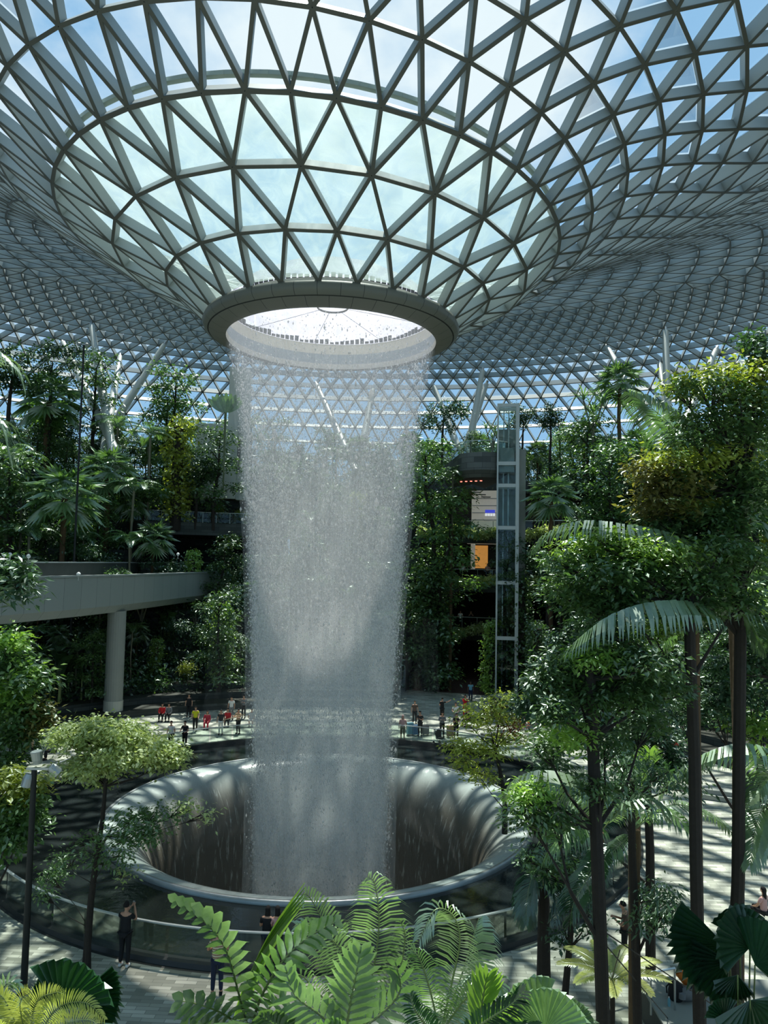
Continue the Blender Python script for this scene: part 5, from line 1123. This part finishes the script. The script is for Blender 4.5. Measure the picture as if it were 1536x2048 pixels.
fan_plant('large dark pleated round leaves in the lower right corner', (br_[0], br_[1], 0), [(1500, 1895, 11, -.75, -.7, 90, (-.1, -1, .8), 140), (1450, 1890, 11.3, -1, -.1, 118, (-.1, -1, .9), 100), (1480, 1880, 11.2, .2, -1, 76, (0, -1, .5), 140), (1510, 1930, 10.8, .8, -.5, 100, (.1, -1, .7), 150), (1460, 1925, 11, -1, .35, 86, (0, -1, .9), 110), (1475, 1950, 10.8, -.3, 1, 56, (0, -1, .2), 120), (1500, 2000, 10.6, .2, 1, 90, (0, -1, .3), 160), (1450, 2040, 10.6, -.3, -.9, 50, (0, -1, .3), 120)], 'fan_dark', .016)
g = np.random.default_rng(77)
# yellow fern at the lower left
fb = at(60, 2110, 7.5); t = thing('tree_fern', 'yellow green fern spreading across the bottom left corner', 'fern', (fb[0], fb[1], 4.2))
for pth in ([(60, 2110, 7.5), (110, 2020, 7.4), (170, 2005, 7.3), (210, 2040, 7.2)], [(60, 2110, 7.5), (70, 2010, 7.5), (110, 1985, 7.4), (130, 1990, 7.3)], [(60, 2110, 7.5), (20, 2020, 7.5), (0, 1990, 7.5), (-30, 1985, 7.5)], [(60, 2110, 7.5), (130, 2050, 7.2), (180, 2040, 7.1), (200, 2060, 7)], [(60, 2110, 7.5), (40, 2010, 7.4), (60, 1985, 7.3), (50, 1975, 7.2)], [(60, 2110, 7.5), (10, 2060, 7.2), (-20, 2040, 7.1)]):
    P = np.array([at(*q) for q in pth]) - np.array(t.location); m = MB(); rm = MB(); frond_geo(m, P, n=46, ll=.17, w=.02, ang=70, droop=.15, nh=TC, g=g, rm=rm, rr=.006); o = m.build('frond', 'fern_yellow', t); rm.build('midrib', 'rachis', o)
fp = at(0, 1960, 8); t = thing('feather_palm', 'green palm fronds at the left bottom edge above the fern', 'palm', (fp[0], fp[1], 4.2))
for pth in ([(-30, 2080, 8), (0, 1990, 8), (20, 1965, 8), (40, 1975, 8)], [(-30, 2080, 8), (-10, 2020, 8), (20, 2010, 8), (50, 2020, 8)]):
    P = np.array([at(*q) for q in pth]) - np.array(t.location); m = MB(); rm = MB(); frond_geo(m, P, n=20, ll=.2, w=.04, ang=55, droop=.2, nh=TC, rm=rm); o = m.build('frond', 'palm_fresh', t); rm.build('midrib', 'rachis', o)
# pale fern by the right hand trunk
fb = at(1225, 1960, 17); t = thing('tree_fern', 'pale fern spreading at the foot of the nearest dark trunk on the right', 'fern', (fb[0], fb[1], 0))
MB().tube([(0, 0, 0), (0, 0, fb[2])], .06, 8).build('trunk', 'bark', t)
for i in range(9):
    a = i * 40 * D2R; P = arc(1.3, 35, -15, a, (0, 0, fb[2])); m = MB(); rm = MB(); frond_geo(m, P, n=30, ll=.3, w=.05, ang=70, droop=.2, rm=rm, rr=.01); o = m.build('frond', 'fern_yellow', t); rm.build('midrib', 'rachis', o)

# labels for the scattered hillside plants: what they are, where they stand, how far along
ORD = ['first', 'second', 'third', 'fourth', 'fifth', 'sixth', 'seventh', 'eighth', 'ninth', 'tenth', 'eleventh', 'twelfth', 'thirteenth', 'fourteenth', 'fifteenth', 'sixteenth', 'seventeenth', 'eighteenth', 'nineteenth', 'twentieth']
SHORT = {'broad': 'tiered small-leaved tree', 'bushy': 'dark round bushy tree', 'shrub': 'low leafy shrub', 'fanpalm': 'fan palm', 'featherpalm': 'slender feather palm', 'vine': 'leafy climber column', 'screwpine': 'strap-leaved screw pine', 'bigleaf': 'clump of paddle leaves'}
from collections import defaultdict
GR = defaultdict(list)
for r, k, w in PL: GR[(k, w)].append(r)
SIDE = {'left': 'left hillside', 'middle': 'slope behind the waterfall', 'right': 'right hillside', 'building': 'rear building'}
for (k, w), rs in GR.items():
    rs.sort(key=lambda o: (visible(o.location, 1e4) or (0, 0, 0))[0])
    row = w[1] + (' terrace' if w[0] != 'building' and 'garden' not in w[1] else ('' if w[0] != 'building' else ' level'))
    for i, o in enumerate(rs):
        pos = '' if len(rs) == 1 else (', leftmost there' if i == 0 else (', rightmost there' if i == len(rs) - 1 else ', %s from left there' % ORD[min(i, 19)]))
        o['label'] = '%s on %s, %s%s' % (SHORT[k], row, SIDE[w[0]], pos)
        o['group'] = '%ss on the hillsides' % SHORT[k]
# ------------------------------------------------------------------ people
POSES = {
    'stand': dict(eL=(-.24, -.02, 1.13), wL=(-.25, .08, .88), eR=(.24, -.02, 1.13), wR=(.25, .08, .88)),
    'phone': dict(eL=(-.22, .16, 1.22), wL=(-.06, .36, 1.45), eR=(.22, .16, 1.22), wR=(.06, .36, 1.47)),
    'look_down': dict(eL=(-.23, .04, 1.12), wL=(-.08, .28, 1.22), eR=(.23, .04, 1.12), wR=(.06, .28, 1.24), head=.07),
    'rail': dict(eL=(-.27, .10, 1.14), wL=(-.16, .32, 1.08), eR=(.27, .10, 1.14), wR=(.16, .32, 1.08), head=.04),
    'armup': dict(eL=(-.22, -.02, 1.14), wL=(-.18, .2, 1.1), eR=(.36, .12, 1.42), wR=(.58, .22, 1.56)),
    'walk': dict(eL=(-.23, .08, 1.14), wL=(-.2, .26, .98), eR=(.23, -.12, 1.14), wR=(.24, -.1, .9), kL=(-.1, -.04, .49), aL=(-.1, -.28, .14), kR=(.1, .22, .50), aR=(.1, .24, .09)),
    'sit': dict(eL=(-.23, .12, 1.12), wL=(-.1, .34, 1.0), eR=(.23, .12, 1.12), wR=(.1, .34, 1.0), sit=True),
    'hold_pole': dict(eL=(-.24, .12, 1.16), wL=(-.1, .34, 1.18), eR=(.26, .14, 1.2), wR=(.22, .38, 1.3)),
}
DEPS = None
def skin_mesh(name, V, E, Rr, mat, parent, sub=2):
    me = bpy.data.meshes.new(name); me.from_pydata([tuple(v) for v in V], E, []); o = bpy.data.objects.new(name, me); COL.objects.link(o)
    md = o.modifiers.new('s', 'SKIN'); md.use_smooth_shade = True; md.branch_smoothing = .6
    sv = me.skin_vertices[0].data
    for i, r in enumerate(Rr): sv[i].radius = (r if isinstance(r, tuple) else (r, r)); sv[i].use_root = (i == 0)
    s = o.modifiers.new('d', 'SUBSURF'); s.levels = sub; s.render_levels = sub
    bpy.context.view_layer.update(); dg = bpy.context.evaluated_depsgraph_get()
    ne = bpy.data.meshes.new_from_object(o.evaluated_get(dg)); ne.name = name; ne.materials.clear(); ne.materials.append(MAT[mat])
    bpy.data.objects.remove(o); bpy.data.meshes.remove(me)
    return link(name, ne, parent)
def person(label, loc, rz, pose, top, bottom, h=1.7, skin='skin', hair='short', shoes='black', sleeve='short', near=False, skirt=False, group=None, hat=None):
    s = h / 1.72; p = POSES[pose]; t = thing('person', label, 'person', loc, rz, group); t.scale = (s, s, s)
    sit = p.get('sit'); dz = -.46 if sit else 0; hd = p.get('head', .02)
    def up(v): return (v[0], v[1], v[2] + dz)
    hipL, hipR = (-.09, 0, .90 + dz), (.09, 0, .90 + dz)
    if sit: kL, kR, aL, aR = (-.12, .42, .50), (.12, .42, .50), (-.12, .44, .09), (.12, .44, .09)
    else: kL, kR, aL, aR = p.get('kL', (-.10, .03, .49)), p.get('kR', (.10, .01, .49)), p.get('aL', (-.11, -.02, .09)), p.get('aR', (.11, -.03, .09))
    tL, tR = (aL[0], aL[1] + .13, aL[2] - .05), (aR[0], aR[1] + .13, aR[2] - .05)
    V = [up((0, 0, .96)), up((0, 0, 1.12)), up((0, 0, 1.30)), up((0, 0, 1.43)), up((0, hd * .5, 1.50)), up((0, hd, 1.58)), up((0, hd + .01, 1.66)), up((0, hd, 1.70))]
    Rr = [(.13, .10), (.12, .09), (.14, .10), (.08, .07), .048, (.068, .078), (.072, .085), (.05, .055)]
    E = [(i, i + 1) for i in range(7)]
    def add(v, r, par): V.append(v); Rr.append(r); E.append((par, len(V) - 1)); return len(V) - 1
    for sg, e, w in ((-1, p['eL'], p['wL']), (1, p['eR'], p['wR'])):
        a = add(up((sg * .16, 0, 1.40)), .055, 3); b = add(up(e), .042, a); c = add(up(w), .028, b)
        d = nrm(np.array(w) - np.array(e)); palm = np.array(up(w)) + d * .06; q = add(tuple(palm), (.036, .018), c)
        if near:
            sv_ = nrm(np.cross(d, (0, 0, 1)))
            for j, (o_, l) in enumerate(((-.030, .065), (-.010, .078), (.010, .074), (.029, .058))):
                m1 = palm + d * .03 + sv_ * o_; k = add(tuple(m1), .010, q); k2 = add(tuple(m1 + d * l * .5 + (0, 0, -.006)), .009, k); add(tuple(m1 + d * l * .9 + (0, 0, -.022)), .008, k2)
            th_ = palm - d * .02 - sv_ * .035 * sg; k = add(tuple(th_), .011, q); add(tuple(th_ - sv_ * .02 * sg + d * .04), .009, k)
    for hp, kn, an, to in ((hipL, kL, aL, tL), (hipR, kR, aR, tR)):
        a = add(hp, .085, 0); b = add(kn, .052, a); c = add(an, .036, b); add(to, (.036, .026), c)
    add(up((0, hd + .105, 1.625)), .011, 6)        # nose
    add(up((-.082, hd, 1.63)), (.008, .022), 6); add(up((.082, hd, 1.63)), (.008, .022), 6)
    skin_mesh('body', V, E, Rr, 'cloth_' + skin, t)
    # shirt
    V2 = [up((0, 0, .86)), up((0, 0, 1.12)), up((0, 0, 1.30)), up((0, 0, 1.43))]; R2 = [(.175, .135), (.16, .118), (.19, .13), (.13, .095)]; E2 = [(0, 1), (1, 2), (2, 3)]
    for sg, e, w in ((-1, p['eL'], p['wL']), (1, p['eR'], p['wR'])):
        V2.append(up((sg * .165, 0, 1.40))); R2.append(.078); E2.append((3, len(V2) - 1)); ee = np.array(e); sh = np.array((sg * .165, 0, 1.40))
        end = sh * .35 + ee * .65 if sleeve == 'short' else ee
        V2.append(up(tuple(end))); R2.append(.058); E2.append((len(V2) - 2, len(V2) - 1))
        if sleeve == 'long': V2.append(up(tuple(ee * .12 + np.array(w) * .88))); R2.append(.040); E2.append((len(V2) - 2, len(V2) - 1))
    skin_mesh('shirt', V2, E2, R2, 'cloth_' + top, t)
    V3 = [up((0, 0, .98))]; R3_ = [(.15, .115)]; E3 = []
    for hp, kn, an in ((hipL, kL, aL), (hipR, kR, aR)):
        a = len(V3); V3 += [hp, kn, tuple(np.array(an) + (0, 0, .03)) if bottom[1] == 'long' else tuple(np.array(kn) * .9 + np.array(an) * .1)]; R3_ += [.105, .072, .058 if bottom[1] == 'long' else .07]; E3 += [(0, a), (a, a + 1), (a + 1, a + 2)]
    skin_mesh('trousers', V3, E3, R3_, 'cloth_' + bottom[0], t)
    for an, to in ((aL, tL), (aR, tR)):
        a = np.array(an); b = np.array(to); MB().tube([a + (0, -.06, -.05), a + (0, -.03, -.025), (a + b) / 2 + (0, 0, -.005), b, b + (0, .05, -.02)], [.03, .046, .048, .044, .02], 10).build('shoe', 'cloth_' + shoes, t, smooth=True)
    # hair: a cap over the back and top of the head, longer strands if long
    m = MB(); th = np.linspace(0, 2 * PI, 15)[:-1]; rows = []
    cz = 1.645 + dz
    for ph in np.linspace(0, 1, 7):
        a = ph * 1.75; rows.append(np.stack([.086 * np.sin(a) * np.cos(th), hd - .012 + .098 * np.sin(a) * np.sin(th) - .012 * ph, cz + .105 * np.cos(a) + .05 * ph * np.clip(np.sin(th), 0, 1)], -1))
    if hair == 'long':
        for q, z in enumerate((-.10, -.20, -.30)): rows.append(np.stack([(.085 + .01 * q) * np.cos(th), np.minimum(hd - .03 + .07 * np.sin(th), hd - .03) - .01, np.full(14, cz + z)], -1))
    V4 = np.array(rows).reshape(-1, 3); n = 14; i = np.arange(len(rows) - 1)[:, None] * n; j = np.arange(n)[None]
    m.add(V4, np.stack([i + j, i + (j + 1) % n, i + n + (j + 1) % n, i + n + j], -1).reshape(-1, 4))
    m.build('hair', 'cloth_' + (hat or 'hair'), t, smooth=True)
    if near:
        ey = MB()
        for sx in (-.03, .03): ey.tube([(sx, hd + .083, 1.645 + dz), (sx, hd + .092, 1.645 + dz)], [.010, .006], 8)
        ey.build('eyes', 'cloth_hair', t)
        MB().beam((-.022, hd + .088, 1.588 + dz), (.022, hd + .088, 1.588 + dz), .008, .008, (0, 0, 1)).build('mouth', 'cloth_crimson', t)
    return t
BLK = ('black', 'long')
g_ = G(248, 1934)
p = person('person in black t-shirt and trousers photographing the waterfall with a raised phone', g_, -.25, 'phone', 'black', BLK, 1.80, shoes='white', near=True)
ph = thing('phone', 'dark phone held up by the person in black at the pool', 'phone', tuple(np.array(g_) + np.array([math.sin(.25) * .45, math.cos(.25) * .45, 1.60])), -.25); MB().box((0, 0, 0), (.04, .006, .075)).build('phone_body', 'cloth_black', ph); MB().box((0, -.007, 0), (.035, .002, .068)).build('screen', 'panel', ph)
person('person in beige striped shirt and blue jeans behind the foreground palm leaves', G(433, 1990), .1, 'rail', 'striped', ('navy', 'long'), 1.74, near=True)
person('left of two dark-haired girls at the pool rail behind the palms', G(532, 1928), -.2, 'look_down', 'black', ('navy', 'long'), 1.6, hair='long', near=True)
person('right of two dark-haired girls at the pool rail, in pale top', G(553, 1928), .2, 'look_down', 'pink', ('black', 'long'), 1.6, hair='long', near=True)
person('person in brown top looking down at a phone beside the tall trunks', G(1250, 1925), 1.1, 'look_down', 'brown', BLK, 1.74, near=True)
person('person in pale pink sitting at the right edge of the paving', G(1528, 1850), .6, 'sit', 'pink', ('black', 'short'), 1.65, hair='long', near=True)
FAR = [
    (341, 1497, 2.9, 'stand', 'white', BLK, 'white-shirted person with a dark bag strap by the far glass rail'), (369, 1497, 2.8, 'rail', 'black', BLK, 'person all in black leaning by the far glass rail'),
    (390, 1463, 3.3, 'walk', 'yellow', ('black', 'long'), 'person in yellow top walking behind the far rail'), (414, 1457, 3.1, 'sit', 'crimson', ('crimson', 'long'), 'seated person all in crimson on the low step'),
    (441, 1470, 3.0, 'stand', 'black', ('white', 'long'), 'person in dark vest and white trousers at the far rail'), (476, 1468, 2.6, 'hold_pole', 'tan', BLK, 'person in tan top holding a pole left of the waterfall'),
    (462, 1440, 3.1, 'stand', 'white', ('grey', 'long'), 'person in white shirt standing higher up left of the waterfall'), (487, 1436, 3.0, 'look_down', 'grey', BLK, 'person in grey shirt standing near the left edge of the waterfall'),
    (455, 1452, 3.1, 'sit', 'red', BLK, 'person in red sitting beneath the white-shirted person'), (503, 1452, 3.1, 'sit', 'white', ('white', 'short'), 'person in white sitting just left of the waterfall'),
    (324, 1441, 3.1, 'sit', 'red', BLK, 'person in red sitting in the shade right of the bridge pier'), (337, 1441, 3.1, 'sit', 'grey', BLK, 'person in grey sitting in the shade beside the person in red'),
    (377, 1434, 3.1, 'stand', 'black', BLK, 'person in black standing in the shade behind the yellow top'),
    (805, 1482, 3.0, 'stand', 'pink', ('khaki', 'short'), 'person in pink headscarf at the rail just right of the waterfall'), (840, 1472, 2.6, 'look_down', 'black', BLK, 'person in black standing between the blue and dark suitcases'),
    (829, 1448, 3.2, 'stand', 'brown', BLK, 'person in brown standing behind the suitcases'), (884, 1441, -.6, 'armup', 'black', BLK, 'person in black with one arm raised pointing'),
    (930, 1434, 3.3, 'phone', 'red', ('red', 'long'), 'person all in red taking a photo on the sunlit path'), (911, 1452, 3.0, 'rail', 'white', ('grey', 'long'), 'person in white shirt on the sunlit path'),
    (936, 1452, 2.2, 'sit', 'black', BLK, 'person in black with a white cap crouching on the path edge'), (941, 1402, 3.1, 'stand', 'teal', ('navy', 'long'), 'person in light blue shirt standing at the brown entrance'),
    (884, 1474, 3.1, 'look_down', 'grey', BLK, 'person in grey bending over the pushchair'), (912, 1477, 3.3, 'look_down', 'black', BLK, 'person in black among the luggage by the golden tree'),
    (62, 1512, 2.4, 'sit', 'tan', BLK, 'person in tan sitting left among the shaded group'), (80, 1520, 2.0, 'sit', 'white', BLK, 'person in white sitting in the middle of the shaded group'), (106, 1518, 2.2, 'sit', 'grey', BLK, 'person in grey sitting right in the shaded group'),
    (1347, 1530, 2.6, 'stand', 'red', BLK, 'person in red at the step rail between the tall trunks'), (1335, 1530, 2.7, 'look_down', 'black', BLK, 'person in black beside the person in red between the trunks'),
]
for (px, py, rz, pose, top, bot, lab) in FAR:
    q = G(px, py); q[2] = hillz(q[0], q[1])
    if q[2] > 0: q = G(px, py, q[2])
    q[2] = hillz(q[0], q[1]) if abs(hillz(q[0], q[1]) - q[2]) < .6 else q[2]
    person(lab, q, rz, pose, top, bot, 1.68, skin='skin' if 'teal' != top else 'skin_dark', hair='long' if top in ('red', 'crimson', 'pink') else 'short', shoes='white' if top == 'yellow' else 'black', sleeve='long' if top in ('red', 'crimson', 'grey') else 'short', hat='pink' if 'headscarf' in lab else ('white' if 'white cap' in lab else None))
UP = [(926, 10.1, 'white', 'stand', 'person in white at the middle balcony, leftmost of three'), (939, 10.1, 'black', 'phone', 'person in black at the middle balcony, second of three'), (975, 10.1, 'pink', 'rail', 'person in pink at the middle balcony in front of the warm shop'),
      (889, 5.2, 'grey', 'rail', 'person in grey at the lowest balcony, leftmost of four'), (903, 5.2, 'navy', 'stand', 'person in navy at the lowest balcony, second of four'), (922, 5.2, 'white', 'rail', 'person in white at the lowest balcony, third of four'), (943, 5.2, 'black', 'phone', 'person in black at the lowest balcony, rightmost of four')]
for px, z, top, pose, lab in UP:
    # the floor edge at this bearing
    for dep in np.arange(60, 95, .2):
        c = at(px, 1130, dep)
        if math.hypot(c[0], c[1]) > 43.0: break
    person(lab, (c[0], c[1], z), 3.0, pose, top, BLK, 1.7, hair='long' if top == 'pink' else 'short')

# belongings
def suitcase(px, py, mat, label, h=.62):
    q = G(px, py); t = thing('suitcase', label, 'suitcase', q, .3)
    MB().box((0, 0, .08 + h / 2), (.21, .13, h / 2)).build('shell', mat, t)
    m = MB()
    for i in range(4): m.box((-.15 + i * .1, -.135, .08 + h / 2), (.012, .01, h / 2 - .05))
    m.build('ribs', mat, t)
    MB().tube([(-.1, 0, .08 + h), (-.1, 0, .36 + h), (.1, 0, .36 + h), (.1, 0, .08 + h)], .012, 5).build('handle', 'lamp_metal', t)
    for sx in (-.16, .16):
        for sy in (-.09, .09): MB().tube([(sx - .015, sy, .035), (sx + .015, sy, .035)], .035, 8).build('wheel', 'cloth_black', t)
suitcase(820, 1470, 'cloth_teal', 'light blue suitcase standing beside the person in black', .75); suitcase(832, 1471, 'cloth_blue', 'darker blue suitcase touching the light blue one', .62); suitcase(851, 1470, 'cloth_grey', 'dark grey suitcase right of the person in black', .6); suitcase(900, 1474, 'cloth_tan', 'pale tan suitcase near the golden tree', .7)
q = G(879, 1490); t = thing('pushchair', 'dark pushchair parked at the far glass rail', 'pushchair', q, .5)
MB().beam((0, -.2, .42), (0, .12, .38), .42, .1).build('seat', 'cloth_black', t); MB().beam((0, .12, .4), (0, .32, .95), .42, .08, (0, -1, .3)).build('backrest', 'cloth_black', t); MB().revolve([(.30, 0), (.26, .14), (.14, .24), (.01, .28)], 12, -PI * .6, PI * .6).build('hood', 'cloth_grey', t, loc=(0, .12, .78)); MB().tube([(-.2, .3, .9), (-.2, .5, 1.05), (.2, .5, 1.05), (.2, .3, .9)], .015, 6).build('handlebar', 'lamp_metal', t)
for sx in (-.24, .24):
    MB().tube([(sx, -.35, .12), (sx, .35, .85)], .014, 5).build('frame_tube', 'lamp_metal', t)
    for sy in (-.33, .3): MB().tube([(sx - .02, sy, .11), (sx + .02, sy, .11)], .11, 12).build('wheel', 'cloth_black', t)
q = G(476, 1468); t = thing('pole', 'long pale pole with an orange band held by the person in tan', 'pole', (q[0] - .1, q[1] - .35, 1.05), 0)
MB().tube([(-1.0, 0, -.1), (.55, -.1, .35)], .025, 6).build('shaft', 'cloth_tan', t); MB().tube([(-.2, -.02, .13), (.1, -.04, .22)], .035, 6).build('band', 'cloth_orange', t)

# seat blocks and planter walls on the plaza
for px, py, sx, sy, hh, rz, lab in ((962, 1440, 2.2, .7, .5, .5, 'long dark stone bench on the sunlit path right of the waterfall'), (1008, 1428, 1.8, 1.4, 1.4, .5, 'dark stone planter block behind the golden tree'), (985, 1480, 1.6, .4, .45, .4, 'low dark bench in front of the golden tree')):
    q = G(px, py); o = thing('stone_bench' if hh < 1 else 'stone_planter', lab, 'bench' if hh < 1 else 'planter', q, rz)
    MB().box((0, 0, hh / 2), (sx / 2, sy / 2, hh / 2)).build('block', 'dark_stone', o); MB().box((0, 0, hh + .03), (sx / 2 + .03, sy / 2 + .03, .03)).build('coping', 'concrete', o)
q = G(1500, 1600); o = thing('stone_planter', 'long dark stone planter wall at the right edge above the paving', 'planter', q, -.5)
MB().box((3.2, 1.2, .7), (3.6, 1.2, .7)).build('wall', 'dark_stone', o); MB().box((3.2, 1.2, 1.43), (3.65, 1.25, .03)).build('coping', 'concrete', o)
for k in range(2):
    m = MB().box((-1.2 - .35 * k, -.3 - .25 * k, .45 - .22 * k - .1), (.9, .5, .11 + .0 * k)).build('step', 'concrete', o)
gg = np.random.default_rng(5); m = MB(); blob(m, (3.2, 1.2, 1.9), 3.2, .7, 2600, .22, .11, gg, ry=1.2); m2 = m.build('shrubs', 'leaf_bright', o); m2['kind'] = 'stuff'
def handrail(label, a, b, hgt=.95, n=2):
    t = thing('handrail', label, 'railing', a); d = np.array(b) - np.array(a)
    for i in range(n): MB().tube([d * i / (n - 1), d * i / (n - 1) + (0, 0, hgt)], .025, 6).build('post', 'lamp_metal', t)
    MB().tube([(0, 0, hgt), d + (0, 0, hgt)], .03, 6).build('top_bar', 'metal_rail', t); return t
q = G(1362, 1545); handrail('pale sloping handrail beside the person in red', q, q + np.array([-1.3, -.6, -.02]))
# platform, railing and bags at the lower right
q = G(1350, 2040, .9); o = thing('stone_platform', 'low stone platform with bags in the bottom right corner', 'platform', (q[0], q[1], 0), -.1)
MB().box((2.0, .2, .42), (2.3, 1.7, .42)).build('base', 'dark_stone', o); MB().box((2.0, .2, .87), (2.34, 1.74, .03)).build('slab_top', 'concrete', o)
a = G(1302, 2030, .9); b = G(1350, 2020, .9); t = handrail('square metal handrail at the corner of the low platform', a, b, 1.0, 2)
t = handrail('thin metal handrail behind the two nearest tall trunks', G(1215, 2045), G(1262, 2040), .95, 2)
q = G(1352, 1998, .9); t = thing('backpack', 'black backpack slumped on the low platform', 'bag', q, .4)
MB().tube([(0, 0, 0), (0, 0, .05), (.01, 0, .2), (.02, .02, .36), (.03, .03, .44)], [.16, .2, .2, .15, .05], 14).build('sack', 'cloth_black', t, smooth=True)
MB().tube([(0, -.19, .12), (0, -.2, .25)], [.1, .09], 10).build('front_pocket', 'cloth_grey', t, smooth=True); MB().tube([(-.08, .1, .38), (-.14, .18, .25), (-.1, .2, .08)], .02, 6).build('strap', 'cloth_black', t)
q = G(1385, 2000, .9); t = thing('duffel_bag', 'dark grey duffel bag lying right of the backpack', 'bag', q, .2)
MB().tube([(-.34, 0, .15), (-.28, 0, .17), (0, 0, .18), (.28, 0, .17), (.34, 0, .15)], [.03, .15, .18, .15, .03], 14).build('sack', 'cloth_grey', t, smooth=True); MB().tube([(-.15, -.1, .3), (-.1, -.12, .42), (.1, -.12, .42), (.15, -.1, .3)], .015, 6).build('handle', 'cloth_black', t)
q = G(1378, 1972, .9); t = thing('orange_jacket', 'crumpled orange jacket on the bags of the low platform', 'clothing', (q[0], q[1], .9), 0)
m = MB(); gg = np.random.default_rng(9)
for i in range(6): m.tube([(gg.normal(0, .1), gg.normal(0, .08), .05), (gg.normal(0, .15), gg.normal(0, .1), .2 + gg.random() * .14), (gg.normal(0, .2), gg.normal(0, .1), .1)], [.06, .10, .04], 8)
m.build('fabric', 'cloth_orange', t, smooth=True)
q = G(1338, 2012, .9); t = thing('water_bottle', 'clear blue water bottle standing in front of the backpack', 'bottle', q)
MB().tube([(0, 0, 0), (0, 0, .16), (0, 0, .2)], [.033, .033, .014], 12).build('bottle_body', 'cloth_teal', t, smooth=True); MB().tube([(0, 0, .2), (0, 0, .225)], .014, 10).build('cap', 'cloth_white', t)
# guy wires of the right hand trees
def wire(label, a, b):
    a = np.array(a); b = np.array(b); o = thing('guy_wire', label, 'cable', b, group='thin tree guy wires'); MB().tube([a - b, (0, 0, 0)], .012, 5).build('cable', 'wire', o); MB().tube([(0, 0, -.1), (0, 0, .06)], .03, 6).build('anchor', 'lamp_post', o)
w0 = at(1200, 1858, 12.5); wire('long guy wire from the nearest dark trunk across the low platform', w0, G(1500, 2060, .3)); wire('steeper guy wire from the nearest dark trunk to the bottom edge', at(1203, 1880, 12.5), G(1352, 2056)); wire('guy wire from a dark trunk to the left ledge', at(1240, 1900, 15), G(1200, 2040))
